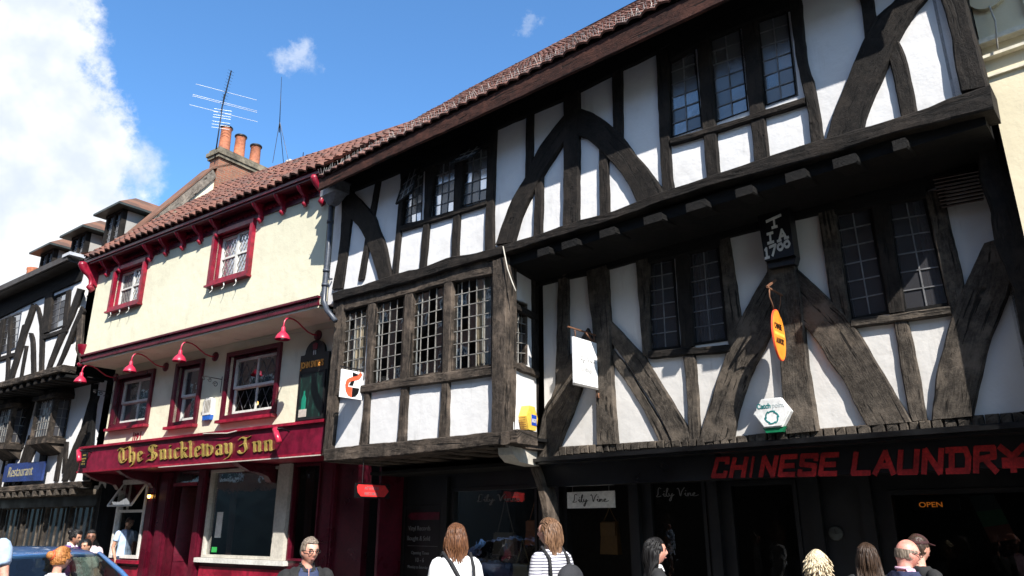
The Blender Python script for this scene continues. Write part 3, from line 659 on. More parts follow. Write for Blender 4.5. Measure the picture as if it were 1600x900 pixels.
for ch in 'CHINESE LAUNDRY':
    w_ = {'I': .55, ' ': .62}.get(ch, 1.); lay.append((ch, x, w_)); x += w_ + (.22 if ch != ' ' else 0)
tot = x - .1; mb = MB()
for ch, x0, w_ in lay:
    if ch != ' ': line_strokes(GL[ch], lambda x, y, o: BIG.L(*blerp(LQ, (x0 + x * w_ * (1 if ch != 'I' else 1) + (0 if ch != 'I' else -.1)) / tot, 1 - y), BO - .10 + o), .27, 0, .012, mb, False)
lt = mb.build('lettering', simple('red_sign_paint', (.42, .012, .012), .5, vary=.4, scale=40), root)
# --- the bay on the left, first floor
winC = [[(537, 487), (573, 477), (567, 590), (530, 600)], [(587, 471), (631, 461), (625, 590), (581, 599)], [(648, 457), (692, 444), (689, 580), (642, 588)], [(709, 442), (767, 429), (767, 569), (706, 578)]]
qC = [pxq(BIG, w, -.02) for w in winC]
bay = wall(BIG, [(.62, 2.84), (4.36, 2.84), (4.36, 5.2), (.62, 5.2)], [grow(q, .02) for q in qC], -.03, 'bay_wall', M_white, root, .12)
def TCc(A, B, name='mullion', thk=.05, mat=None, **kw): return timber(BIG, A, B, -.03, thk, name, mat or M_tC, root, **kw)
TCc([(526, 466), (513, 600), (503, 712)], [(537, 462), (527, 605), (517, 708)], 'post', .07, back=-.15)
TCc([(574, 470), (569, 609), (559, 700)], [(587, 466), (577, 602), (573, 698)]); TCc([(632, 455), (626, 595), (619, 694)], [(645, 450), (637, 590), (632, 692)])
TCc([(693, 438), (690, 583), (684, 688)], [(707, 432), (701, 585), (699, 686)]); TCc([(769, 408), (768, 566), (767, 676)], [(790, 400), (789, 571), (785, 674)], 'corner_post', .09, back=-.14)
TCc([(521, 468), (620, 442), (700, 421), (791, 396)], [(521, 490), (620, 464), (700, 442), (791, 424)], 'head_beam', .055, smooth=False)
TCc([(525, 606), (577, 600), (626, 592), (690, 582), (769, 571)], [(523, 619), (576, 612), (625, 605), (686, 598), (769, 586)], 'window_sill', .075, smooth=False)
TCc([(507, 702), (572, 694), (632, 689), (699, 682), (768, 675), (807, 671)], [(506, 721), (613, 713), (687, 705), (787, 694), (808, 692)], 'sill_beam', .10, smooth=False, back=-.3)
for q, (c, r), cu in zip(qC, [(4, 7), (4, 7), (4, 7), (5, 7)], [[(.35, .8, M_curtw), (.25, .4, M_curtain)], None, None, [(.46, .72, M_curtw), (.60, 1.0, M_curtain)]]):
    leaded(BIG, q, -.05, c, r, root, frame_mat=M_tC, fw=.03, lead=M_leadlit, lw=.012, curtain=cu)
# side of the bay
SD = Plane(BIG.L(4.37, 0, 0), -BIG.n * .976 - BIG.d * .218, BIG.d * .976 - BIG.n * .218); qs = pxq(SD, [(801, 469), (823, 477), (823, 567), (801, 567)])
wall(SD, [(.05, 2.7), (.83, 2.7), (.83, 5.15), (.05, 5.15)], [grow(qs, .015)], 0, 'bay_side_wall', M_white, root, .1)
leaded(SD, qs, -.03, 2, 6, root, frame_mat=M_tC, lead=M_leadlit, lw=.010)
timber_sz(SD, [(.10, 3.80), (.84, 3.80)], [(.10, 3.70), (.84, 3.70)], 0, .05, 'window_sill', M_tC, root, smooth=False)
timber_sz(SD, [(-.03, 2.75), (-.03, 5.1)], [(.11, 2.75), (.11, 5.1)], 0, .045, 'corner_post', M_tC, root, smooth=False, back=-.1)
timber_sz(SD, [(.10, 4.62), (.84, 4.62)], [(.10, 4.52), (.84, 4.52)], 0, .04, 'rail', M_tA, root, smooth=False)
timber_sz(SD, [(.70, 3.80), (.70, 5.12)], [(.80, 3.80), (.80, 5.12)], 0, .03, 'stud', M_tA, root, smooth=False)
timber_sz(SD, [(-.12, 2.86), (.30, 2.86)], [(-.12, 2.70), (.30, 2.70)], 0, .09, 'sill_beam_end', M_tC, root, smooth=False)
cb = MB(); cb.prism(SD, [(.12, 2.70), (.84, 2.70), (.84, 2.5), (.3, 2.52), (.14, 2.60)], -.2, .02); cb.build('corbel', M_ivory, root)
# joists carrying the bay, and the curved bracket
for a_, b_ in [(511, 524), (535, 552), (567, 582), (599, 617), (636, 655), (678, 699), (718, 739), (764, 785)]:
    a = BIG.sz(a_, 712, .02)[0]; b = BIG.sz(b_, 712, .02)[0]; w_ = b - a
    timber_sz(BIG.side((a + b) / 2), [(-.02, 2.80), (1.72, 2.80)], [(-.02, 2.69), (1.72, 2.69)], -w_ / 2, w_, 'joist', M_tC, root, smooth=False, jit=.006, back=0)
bb = MB(); bb.box(BIG, .35, 4.4, 2.80, 2.84, -1.75, -.04); bb.box(BIG, .35, 9.9, 2.55, 2.60, -1.8, BO - .16); bb.build('jetty_boarding', M_tK, root)
timber(BIG, [(822, 716), (838, 760), (846, 800), (850, 870), (852, 960)], [(834, 712), (850, 760), (857, 800), (860, 870), (862, 960)], -1.0, .12, 'curved_bracket', M_tC, root, back=-.1)
# --- shop fronts on the ground floor
GO = -1.75
op = [[(.42, .3), (1.38, .3), (1.38, 2.06), (.42, 2.06)], [(1.6, .5), (3.42, .5), (3.42, 2.32), (1.6, 2.32)], [(3.95, .12), (5.0, .12), (5.0, 2.3), (3.95, 2.3)], [(5.32, .5), (6.15, .5), (6.15, 2.32), (5.32, 2.32)],
      [(6.45, .12), (7.3, .12), (7.3, 2.25), (6.45, 2.25)], [(8.25, .55), (9.8, .55), (9.8, 2.1), (8.25, 2.1)]]
wall(BIG, [(.3, 0.1), (10.0, .1), (10.0, 2.8), (.3, 2.8)], op, GO, 'shopfront', M_shop, root, .12)
for i, q in enumerate(op):
    if i in (2,): continue
    f = MB(); Qi = [(q[3][0] + .05, q[3][1] - .05), (q[2][0] - .05, q[2][1] - .05), (q[1][0] - .05, q[1][1] + .05), (q[0][0] + .05, q[0][1] + .05)]
    ringframe(f, BIG, Qi, .048, GO - .08, GO + .02); fr = f.build('shop_door' if i == 4 else 'shop_window', M_shop, root)
    g = MB(); g.add([BIG.L(*p, GO - .03) for p in Qi], [(0, 1, 2, 3)]); g.build('pane', M_glass, fr)
for a in (1.43, 3.5, 3.76, 5.08, 6.22, 7.45, 8.0, 9.85):
    pil = MB(); pil.box(BIG, a, a + .12, .11, 2.5, GO + .003, GO + .08); pil.build('pilaster', M_shop, root)
rd_ = MB(); rd_.box(BIG, .30, .36, .11, 2.7, GO, -1.25); rd_.build('passage_screen', M_maroon, root)
# --- roof
tiled(BIG, (.62, .64, 7.38), (10.3, .64, 7.34), (-.15, -3.6, 11.47), (10.3, -3.6, 11.42), 'roof', M_tile, root, wonk=.015, amp=.016, step=.016, tw=.19, tl=.2, n=5)
rb = MB(); rb.add([BIG.L(-.1, 11.55, -3.6), BIG.L(10.2, 11.55, -3.6), BIG.L(10.2, 7.3, -7.3), BIG.L(-.1, 7.3, -7.3)], [(0, 1, 2, 3)], [[(0, 0), (40, 0), (40, 16), (0, 16)]]); rb.build('rear_roof', M_tile, root)
for a in (-.1,):
    gw = MB(); gw.prism(BIG.side(a), [(-.0, 7.3), (7.2, 7.3), (3.6, 11.45)], -.1, .1); gw.build('gable', M_brick, root)
so_ = MB(); so_.add([BIG.L(.62, 7.24, .58), BIG.L(10.2, 7.20, .58), BIG.L(10.2, 7.80, -.0), BIG.L(-.1, 7.80, -.0), BIG.L(.62, 7.28, .59), BIG.L(10.2, 7.24, .59), BIG.L(10.2, 7.85, -.0), BIG.L(-.1, 7.85, -.0)], [(0, 1, 2, 3), (4, 5, 6, 7), (0, 1, 5, 4), (1, 2, 6, 5), (2, 3, 7, 6), (3, 0, 4, 7)]); so_.build('eaves_soffit', M_tK, root)
timber_sz(BIG, [(.60, 7.42), (2.7, 7.41), (5, 7.38), (10.2, 7.33)], [(.60, 7.19), (2.7, 7.16), (5.2, 7.10), (10.2, 7.04)], .59, .035, 'eaves_fascia', timber_mat('red_brown_fascia', (.018, .007, .005), (.060, .022, .015), .5), root, back=0)
sp = MB()
for k in range(300):
    a = .65 + k * .031; b = BIG.L(a, 7.44 + random.uniform(-.01, .01) - a * .004, .66); sp.bar(b, b + Vector((0, 0, random.uniform(.07, .13))) + BIG.n * random.uniform(-.03, .05) + BIG.d * random.uniform(-.03, .03), .0035)
sp.bar(BIG.L(.65, 7.44, .66), BIG.L(10.2, 7.40, .66), .005); sp.build('bird_spikes', M_steel, root)
# --- rain water hopper and pipe at the left end
hp = MB(); hs, hz = BIG.sz(530, 305, .12)
c = [(hs - .22, hz - .04), (hs + .22, hz - .04), (hs + .22, hz + .13), (hs - .22, hz + .13)]
hp.box(BIG, hs - .26, hs + .22, hz - .03, hz + .14, .06, .34); hp.box(BIG, hs - .28, hs + .24, hz + .14, hz + .17, .04, .36)
hp.hexa([BIG.L(hs - .16, hz - .18, .10), BIG.L(hs - .02, hz - .18, .10), BIG.L(hs + .2, hz - .03, .08), BIG.L(hs - .24, hz - .03, .08), BIG.L(hs - .16, hz - .18, .22), BIG.L(hs - .02, hz - .18, .22), BIG.L(hs + .2, hz - .03, .32), BIG.L(hs - .24, hz - .03, .32)])
hopper = hp.build('rain_hopper', M_leadsheet, root)
pp = MB(); pts = [BIG.at(x, y, .15) for x, y in [(518, 318), (513, 390), (508, 445), (506, 470), (511, 485), (524, 501)]]; pp.tube(pts, .045, 12)
for i, f in ((0, .4), (1, .6), (2, .0)): q = pts[i].lerp(pts[i + 1], f); pp.lathe(q - Vector((0, 0, .03)), [(.045, 0), (.062, 0), (.062, .05), (.045, .05)], 14)
pp.bar(BIG.at(508, 436, .15), BIG.at(519, 436, .02), .03); pp.build('downpipe', M_pipe, root)
ct = MB(); q = [BIG.at(*p, .12) for p in [(786, 385), (789, 400), (793, 420), (800, 440), (806, 455)]]; ct.tube(q, .008); ct.build('cable', M_ivory, root)
# chimney just showing over the eaves

a_, z_ = BIG.sz(1033, 4, -3.2); ck_ = MB(); uvbox(ck_, BIG, a_ - .28, a_ + .5, z_ - 1.6, z_ + 1.6, -3.8, -3.1); ck_.build('chimney', M_brick, big)

# ================================================================== the inn
root = thing('inn', 'cream rendered inn with crimson window frames, gold lettered maroon fascia and pantiled roof', 'pub', PUB.L(4, 0, 0))
inn = root
PO = -.75; PG = -1.3
shell(PUB, .05, 8.25, 7.6, [(-1.45, 3.0), (-.9, 5.35), (-.2, 7.5)], 6.6, root, M_dark)
wu = [[(186, 428), (232, 411), (217, 474), (174, 486)], [(341, 372), (400, 348), (388, 425), (326, 448)]]
QU = [[(.98, 7.46), (2.17, 7.46), (2.17, 6.56), (.98, 6.56)], [(4.92, 7.46), (6.08, 7.46), (6.08, 6.46), (4.92, 6.46)]]
wall(PUB, [(-.02, 5.42), (8.28, 5.42), (8.28, 7.9), (-.02, 7.9)], QU, 0, 'upper_wall', M_cream, root, .18)
def sash(pl, Q, off, parent, cols=2, rows=2, fm=M_wpaint, gl=M_glass, diamond=0, bar=.035, rim=.05, deep=.05, name='sash', lead=M_lead):
    f = MB(); Qi = grow(Q, -rim); ringframe(f, pl, Qi, rim, off - .03, off + .02)
    for i in range(1, cols): f.bar(pl.L(*blerp(Qi, i / cols, 0), off - .002), pl.L(*blerp(Qi, i / cols, 1), off - .002), bar, bar, pl.n)
    for j in range(1, rows): f.bar(pl.L(*blerp(Qi, 0, j / rows), off + .004), pl.L(*blerp(Qi, 1, j / rows), off + .004), bar * 1.2, bar, pl.n)
    o = f.build(name, fm, parent); g = MB(); g.add([pl.L(*p, off - .012) for p in Qi], [(0, 1, 2, 3)]); g.build('pane', gl, parent)
    if diamond:
        l = MB(); wd = abs(Qi[1][0] - Qi[0][0]); ht = abs(Qi[3][1] - Qi[0][1]); n = diamond; dy = wd / n * 1.7; y = -dy * n
        while y < ht + dy:
            for sg in (1, -1):
                y0 = y if sg == 1 else y + dy * n; x0, x1 = 0., wd; f_ = lambda x: y0 + sg * dy * n * x / wd
                pts = []
                for k in range(41):
                    x = wd * k / 40
                    if 0 <= f_(x) <= ht: pts.append(x)
                if len(pts) > 1:
                    a, b = pts[0], pts[-1]; l.bar(pl.L(Qi[0][0] + a, Qi[3][1] + f_(a), off - .006), pl.L(Qi[0][0] + b, Qi[3][1] + f_(b), off - .006), .007, .007, pl.n)
            y += dy
        l.build('lead_came', lead, parent)
    return o
for Q in QU:
    f = MB(); ringframe(f, PUB, Q, .09, -.14, .09); ringframe(f, PUB, grow(Q, -.03), .05, -.14, -.02); fr = f.build('window', M_red, root)
    h = (Q[0][0] + Q[1][0]) / 2
    sash(PUB, [(Q[0][0] + .04, 7.42), (h, 7.42), (h, Q[3][1] + .04), (Q[0][0] + .04, Q[3][1] + .04)], -.10, fr, 1, 2, diamond=4, lead=M_leadlit, gl=M_glassA)
    sash(PUB, [(h + .01, 7.42), (Q[1][0] - .04, 7.42), (Q[1][0] - .04, Q[3][1] + .04), (h + .01, Q[3][1] + .04)], -.075, fr, 1, 2, diamond=4, lead=M_leadlit, gl=M_glassA)
    s_ = MB(); s_.box(PUB, Q[0][0] - .11, Q[1][0] + .11, Q[3][1] - .13, Q[3][1] - .09, -.0, .13); s_.build('sill', M_red, fr)
    h_ = MB()
    for a in (.12, .42, .72):
        p = PUB.L(Q[0][0] + a * 1.3, Q[3][1] - .13, .10); h_.tube([p, p - Vector((0, 0, .10))], [.022, .005]); h_.bar(p - Vector((0, 0, .1)), p - Vector((0, 0, .16)) + PUB.n * .05, .008)
    h_.build('sill_drip', M_wpaint, fr)
# jetty moulding, soffit
j = MB(); j.box(PUB, -.08, 8.26, 5.40, 5.455, -.05, .05); j.box(PUB, -.06, 8.25, 5.455, 5.53, -.05, .025); j.box(PUB, -.10, 8.27, 5.53, 5.57, -.05, .07); j.build('jetty_moulding', M_maroon, root)
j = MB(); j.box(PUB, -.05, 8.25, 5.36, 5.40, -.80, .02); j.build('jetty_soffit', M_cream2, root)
# first floor
QM = [pxq(PUB, w, PO) for w in ([(190, 566), (246, 556), (231, 662), (170, 668)], [(281, 556), (322, 549), (306, 660), (262, 667)], [(360, 543), (443, 523), (429, 645), (343, 656)])]
QM = [[(q[3][0] * .5 + q[0][0] * .5, 5.0), (q[1][0] * .5 + q[2][0] * .5, 5.0), (q[1][0] * .5 + q[2][0] * .5, q[2][1] * .5 + q[3][1] * .5), (q[3][0] * .5 + q[0][0] * .5, q[2][1] * .5 + q[3][1] * .5)] for q in QM]
QM = [[(q[0][0] + .12, 5.06), (q[1][0] - .05, 5.06), (q[1][0] - .05, q[2][1] + .06), (q[0][0] + .12, q[2][1] + .06)] for q in QM]
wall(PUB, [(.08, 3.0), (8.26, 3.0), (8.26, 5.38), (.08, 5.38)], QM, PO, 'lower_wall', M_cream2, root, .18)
for i, Q in enumerate(QM):
    f = MB(); ringframe(f, PUB, Q, .09, PO - .16, PO + .06); ringframe(f, PUB, grow(Q, -.04), .06, PO - .16, PO - .06); fr = f.build('window', M_maroon, root)
    Qi = grow(Q, -.05); zm = (Qi[0][1] * .45 + Qi[2][1] * .55)
    sash(PUB, [(Qi[0][0], Qi[0][1]), (Qi[1][0], Qi[1][1]), (Qi[1][0], zm), (Qi[0][0], zm)], PO - .11, fr, 1 if i == 1 else 2, 1, diamond=5 if i == 2 else 0)
    sash(PUB, [(Qi[0][0], zm + .03), (Qi[1][0], zm + .03), Qi[2], Qi[3]], PO - .145, fr, 1 if i == 1 else 2, 1, diamond=5 if i == 2 else 0)
    s_ = MB(); s_.box(PUB, Q[0][0] - .13, Q[1][0] + .11, Q[3][1] - .15, Q[3][1] - .09, PO, PO + .13); s_.build('sill', M_red, fr)
    if i != 2:
        c = MB(); vs = []
        for k in range(25): u = k / 24; vs += [PUB.L(Qi[0][0] + (Qi[1][0] - Qi[0][0]) * u, Qi[0][1], PO - .24 + .02 * math.sin(k * 1.7)), PUB.L(Qi[0][0] + (Qi[1][0] - Qi[0][0]) * u, Qi[2][1] + .05, PO - .24 + .025 * math.sin(k * 1.7))]
        c.add(vs, [(2 * k, 2 * k + 2, 2 * k + 3, 2 * k + 1) for k in range(24)], smooth=True); c.build('curtain', simple('faded_lining', (.10, .095, .085), .9), fr)
# fascia with its flat top, cornice
f = MB(); f.box(PUB, -.08, 8.2, 2.92, 3.42, -.46, -.36); fas = f.build('fascia_board', simple('crimson_fascia_paint', (.15, .005, .024), .35, vary=.4, bump=.002, scale=7), root)
f = MB(); f.box(PUB, -.12, 8.24, 3.42, 3.46, -.76, -.30); f.box(PUB, -.12, 8.24, 3.46, 3.475, -.76, -.33); f.box(PUB, -.1, 8.22, 2.88, 2.92, -1.3, -.335); f.build('fascia_cornice', M_red, root)
f = MB(); f.box(PUB, 3.3, 8.2, 2.862, 2.878, -.38, -.328); f.build('fascia_bead', M_ivory, root)
BLK = {'i': (.42, [[(.08, .95), (.18, .85), (.18, .15), (.30, .05)], [(.16, 1.28), (.22, 1.22)]]), 'n': (.74, [[(.05, .93), (.15, .83), (.15, .14), (.26, .04)], [(.17, .78), (.36, .97), (.50, .83), (.50, .14), (.62, .04)]]),
       'c': (.58, [[(.50, .88), (.34, .97), (.15, .80), (.15, .18), (.32, .03), (.50, .16)]]), 'k': (.68, [[(.0, 1.5), (.12, 1.4), (.12, .14), (.24, .04)], [(.14, .74), (.36, .97), (.48, .80), (.22, .55)], [(.26, .52), (.42, .17), (.58, .04)]]),
       'l': (.36, [[(.0, 1.5), (.12, 1.4), (.12, .15), (.26, .04)]]), 'e': (.58, [[(.17, .48), (.46, .70), (.34, .97), (.15, .80), (.15, .18), (.32, .03), (.50, .16)]]),
       'w': (1.02, [[(.0, 1.15), (.12, 1.03), (.12, .17), (.25, .03), (.42, .16)], [(.36, 1.1), (.45, 1.0), (.45, .15), (.58, .03), (.80, .2), (.84, .72), (.68, .95), (.48, .8)]]),
       'a': (.70, [[(.10, .84), (.30, .97), (.46, .82), (.46, .14), (.58, .04)], [(.44, .56), (.20, .48), (.13, .2), (.28, .03), (.44, .18)]]),
       'y': (.70, [[(.0, 1.04), (.13, .9), (.13, .28), (.28, .10), (.46, .25)], [(.40, 1.02), (.50, .88), (.48, .1), (.28, -.28), (.02, -.40)]]),
       'h': (.74, [[(.0, 1.5), (.12, 1.4), (.12, .14), (.24, .04)], [(.14, .74), (.36, .97), (.51, .80), (.50, .15), (.36, -.25), (.18, -.36)]]),
       'T': (1.02, [[(.0, 1.28), (.22, 1.46), (.5, 1.34), (.92, 1.48)], [(.5, 1.32), (.24, 1.16), (.12, .8), (.16, .3), (.4, .04), (.72, .14), (.86, .36)], [(.52, 1.30), (.52, .25)]]),
       'S': (1.06, [[(.86, 1.28), (.62, 1.48), (.27, 1.40), (.17, 1.12), (.42, .86), (.76, .66), (.82, .30), (.56, .05), (.12, .10), (-.06, -.04)], [(.48, 1.38), (.48, .15)], [(.0, .46), (.24, .58)]]),
       'I': (.92, [[(.0, 1.28), (.22, 1.46), (.5, 1.34), (.80, 1.48)], [(.5, 1.38), (.42, .9), (.5, .34), (.3, .02), (.02, .08), (-.06, .26)], [(.06, .72), (.30, .86)]])}
TQ = pxq(PUB, [(184, 700), (429, 678), (429, 704), (184, 724)], -.33); lay = []; x = 0
for ch in 'The Snickleway Inn':
    if ch == ' ': x += .38; continue
    a, st = BLK[ch]; lay.append((x, st)); x += a + .05
tot = x; mb = MB(); ms = MB()
for x0, st in lay:
    fn = lambda px, py, o: PUB.L(*blerp(TQ, (x0 + px) / tot, 1 - py / 1.5), -.36 + o)
    nibtext(st, fn, (.078, .052), .022, .030, mb); nibtext(st, fn, (.070, .048), .0, .021, ms)
gl_ = mb.build('lettering', M_gold, fas); ms.build('lettering_edge', M_goldside, fas)
# corbels carrying the fascia
for a in (.16, 1.62, 5.75):
    c = MB(); c.prism(PUB.side(a), [(.38, 2.87), (1.3, 2.87), (1.3, 2.52), (1.2, 2.54), (1.12, 2.64), (.9, 2.70), (.7, 2.72), (.5, 2.80)], -.08, .08); c.build('corbel', M_maroon, root)
# ground floor front
QD = [(2.42, 2.55), (3.3, 2.55), (3.3, .12), (2.42, .12)]; QT = [(2.42, 2.86), (3.3, 2.86), (3.3, 2.62), (2.42, 2.62)]; QB = [(3.72, 2.85), (5.98, 2.85), (5.98, 1.12), (3.72, 1.12)]; QC = [(6.38, 2.85), (7.15, 2.85), (7.15, 1.12), (6.38, 1.12)]; QS = [(.12, 2.76), (1.34, 2.76), (1.34, 1.03), (.12, 1.03)]
wall(PUB, [(.06, .11), (8.3, .11), (8.3, 2.9), (.06, 2.9)], [QS, QD, QT, QB, QC], PG, 'lower_front', simple('dark_maroon_paint', (.06, .003, .010), .35, vary=.3), root, .14)
for k, Q in enumerate((QB, QC)):
    fw_ = .055 if k == 0 else .04
    f = MB(); ringframe(f, PUB, grow(Q, -fw_), fw_ - .002, PG - .10, PG + .03); w_ = f.build('window', M_ivory if k == 0 else M_maroon, root); g = MB(); g.add([PUB.L(*p, PG - .05) for p in grow(Q, -fw_)], [(0, 1, 2, 3)]); g.build('pane', M_glass, w_)
    if k == 0:
        q = MB(); q.box(PUB, 4.0, 4.2, 1.5, 2.0, PG - .045, PG - .042); q.build('notice', M_wpaint, w_); q = MB(); q.box(PUB, 3.95, 4.12, 1.22, 1.32, PG - .045, PG - .042); q.build('sticker', simple('green_sticker', (.02, .30, .06)), w_)
    for a in ((.18, .9) if k == 0 else (.12,)):
        c = MB(); vs = []; b0 = Q[0][0] + (Q[1][0] - Q[0][0]) * a
        for i in range(13): vs += [PUB.L(b0 + i * .022, 2.8, PG - .2 + .02 * math.sin(i * 1.8)), PUB.L(b0 + i * .014 + (.1 if a < .5 else -.05), 1.15, PG - .2 + .03 * math.sin(i * 1.8))]
        c.add(vs, [(2 * i, 2 * i + 2, 2 * i + 3, 2 * i + 1) for i in range(12)], smooth=True); c.build('curtain', simple('dark_claret_curtain', (.05, .02, .02), .9) if a < .5 else M_ivory, w_)
f = MB(); f.box(PUB, 3.62, 6.42, 1.03, 1.115, PG, PG + .12); f.build('sill', M_wpaint, root)
f = MB(); f.box(PUB, 6.02, 6.34, 1.12, 2.87, PG, PG + .09); f.build('window_post', M_ivory, root)
f = MB(); ringframe(f, PUB, grow(QS, -.07), .068, PG - .10, PG + .03); w_ = f.build('window', M_wpaint, root)
f = MB(); Qi = grow(QS, -.07); zt = 2.05
f.bar(PUB.L(Qi[0][0], zt, PG - .03), PUB.L(Qi[1][0], zt, PG - .03), .06, .05, PUB.n); f.bar(PUB.L(Qi[0][0] + .28, zt, PG - .05), PUB.L(Qi[0][0] + .28, Qi[0][1], PG - .05), .035, .035, PUB.n); f.build('glazing_bar', M_wpaint, w_)
g = MB(); g.add([PUB.L(Qi[0][0], zt, PG - .06), PUB.L(Qi[1][0], zt, PG - .06), PUB.L(Qi[2][0], Qi[2][1], PG - .06), PUB.L(Qi[3][0], Qi[3][1], PG - .06)], [(0, 1, 2, 3)]); g.build('pane', M_glass, w_)
f = MB(); a = R(30); T = lambda u, v: PUB.L(Qi[0][0] + .04 + (Qi[1][0] - Qi[0][0] - .08) * u, Qi[0][1] - .02 - .58 * v * math.cos(a), PG - .0 + .58 * v * math.sin(a))
for p0, p1 in (((0, 0), (1, 0)), ((1, 0), (1, 1)), ((1, 1), (0, 1)), ((0, 1), (0, 0))): f.bar(T(*p0), T(*p1), .04)
oc = f.build('open_vent', M_wpaint, w_); g = MB(); g.add([T(0, 0), T(1, 0), T(1, 1), T(0, 1)], [(0, 1, 2, 3)]); g.build('pane', M_glass, w_)
f = MB(); f.box(PUB, .02, 1.5, .93, 1.0, PG, PG + .12); f.build('sill', M_red, root)
f = MB(); f.box(PUB, .06, 1.42, .3, .86, PG + .002, PG + .03); f.build('wall_panel', M_red, root)
f = MB(); f.box(PUB, 3.7, 7.2, .3, .95, PG + .002, PG + .03); f.build('wall_panel', M_red, root)
for a, b in ((1.5, 1.78), (1.95, 2.3), (3.36, 3.6), (7.3, 7.6)):
    f = MB(); f.box(PUB, a, b, .11, 2.85, PG + .002, PG + .07); f.box(PUB, a + .05, b - .05, .3, 2.7, PG + .07, PG + .085); f.box(PUB, a - .02, b + .02, .11, .3, PG + .002, PG + .1); f.build('pilaster', M_maroon, root)
f = MB(); f.box(PUB, 2.42, 3.3, 2.55, 2.62, PG - .05, PG + .06); f.build('transom', M_red, root)
g = MB(); g.add([PUB.L(*p, PG - .06) for p in QT], [(0, 1, 2, 3)]); g.build('transom_pane', M_glass, root)
f = MB(); dm = [PUB.L(2.46, .12, PG - .12), PUB.L(2.46 + .25, .12, PG - .85)]
for z0, z1 in ((.12, .3), (1.0, 1.12), (2.4, 2.54)): f.hexa([dm[0] + Vector((0, 0, z0 - .12)), dm[1] + Vector((0, 0, z0 - .12)), dm[1] + Vector((0, 0, z1 - .12)), dm[0] + Vector((0, 0, z1 - .12))] + [p + PUB.d * .045 for p in (dm[0] + Vector((0, 0, z0 - .12)), dm[1] + Vector((0, 0, z0 - .12)), dm[1] + Vector((0, 0, z1 - .12)), dm[0] + Vector((0, 0, z1 - .12)))])
f.hexa([dm[0], dm[1], dm[1] + Vector((0, 0, 2.42)), dm[0] + Vector((0, 0, 2.42))] + [p + PUB.d * .03 for p in (dm[0], dm[1], dm[1] + Vector((0, 0, 2.42)), dm[0] + Vector((0, 0, 2.42)))])
f.build('door', M_maroon, root)
# eaves: fascia, gutter, scroll brackets
f = MB(); f.box(PUB, -.05, 8.3, 7.56, 7.84, .002, .03); f.box(PUB, -.05, 8.3, 7.80, 7.84, .03, .27); f.build('eaves_fascia', M_maroon, root)
f = MB()
for o, z0, z1 in ((.30, 7.76, 7.90), (.335, 7.80, 7.86), (.345, 7.875, 7.91)): f.box(PUB, -.12, 8.33, z0, z1, .20, o)
f.build('gutter', M_maroon, root)
f = MB(); x_ = []
nd = 64; prof = [(.05, 7.71), (8.24, 7.71)]
low_ = []
for k in range(nd): a = .05 + k * .128; low_ += [(a, 7.655), (a + .06, 7.655), (a + .06, 7.69), (a + .128, 7.69)]
f.prism(PUB, [(.05, 7.72)] + low_ + [(8.24, 7.72)], .03, .055); f.build('dentil_strip', M_red, root)
def scroll(sc, a, o=0.):
    c = MB(); P = lambda x, z: PUB.L(a, 7.80 - z * sc, o + x * sc)
    c.tube([P(.27, 0), P(.265, .06), P(.22, .13), P(.15, .18), (P(.10, .24)), P(.085, .33), P(.11, .38), P(.07, .42), P(.03, .38)], [.055 * sc, .06 * sc, .05 * sc, .042 * sc, .036 * sc, .036 * sc, .045 * sc, .045 * sc, .03 * sc], 10)
    c.ball(P(.27, .045), .062 * sc, 10, 7); c.ball(P(.08, .385), .052 * sc, 10, 7); c.hexa([P(0, 0) - PUB.d * .03 * sc, P(.25, 0) - PUB.d * .03 * sc, P(.1, .3) - PUB.d * .03 * sc, P(0, .36) - PUB.d * .03 * sc, P(0, 0) + PUB.d * .03 * sc, P(.25, 0) + PUB.d * .03 * sc, P(.1, .3) + PUB.d * .03 * sc, P(0, .36) + PUB.d * .03 * sc])
    return c
for a in (.55, 1.14, 2.42, 3.06, 3.70, 4.34, 4.95, 6.36, 7.03, 7.69): scroll(.9, a).build('eaves_bracket', M_red, root)
for a, k in ((-.03, 1.5), (8.2, 1.15)): scroll(k, a).build('end_bracket', M_red, root)
c = MB(); c.lathe(PUB.L(-.10, 5.30, -.0), [(.02, 0), (.07, .02), (.08, .08), (.035, .12), (.03, .26), (.10, .36), (.14, .50), (.14, .53)], 14); c.build('corner_finial', M_red, root)
# roof
tiled(PUB, (.02, .36, 7.88), (8.55, .36, 7.88), (.02, -3.2, 11.32), (8.55, -3.2, 10.78), 'roof', M_tile, root, wonk=.03, amp=.032, step=.03)
rb = MB(); rb.add([PUB.L(0, 11.32, -3.2), PUB.L(8.5, 10.78, -3.2), PUB.L(8.5, 7.6, -6.9), PUB.L(0, 7.6, -6.9)], [(0, 1, 2, 3)], [[(0, 0), (35, 0), (35, 16), (0, 16)]]); rb.build('rear_roof', M_tile, root)
gw = MB(); gw.prism(PUB.side(8.3), [(-.0, 7.6), (6.8, 7.6), (3.2, 10.6)], -.1, .1); gw.build('gable', M_brick, root)
rt = MB()
for k in range(26):
    a = PUB.L(.1 + k * .33, 11.31 - k * .0209, -3.2); rt.tube([a, a + PUB.d * .34 + Vector((0, 0, -.012))], [.10, .095], 10)
rt.build('ridge_tiles', simple('dull_ridge_clay', (.16, .065, .042), .85), root)

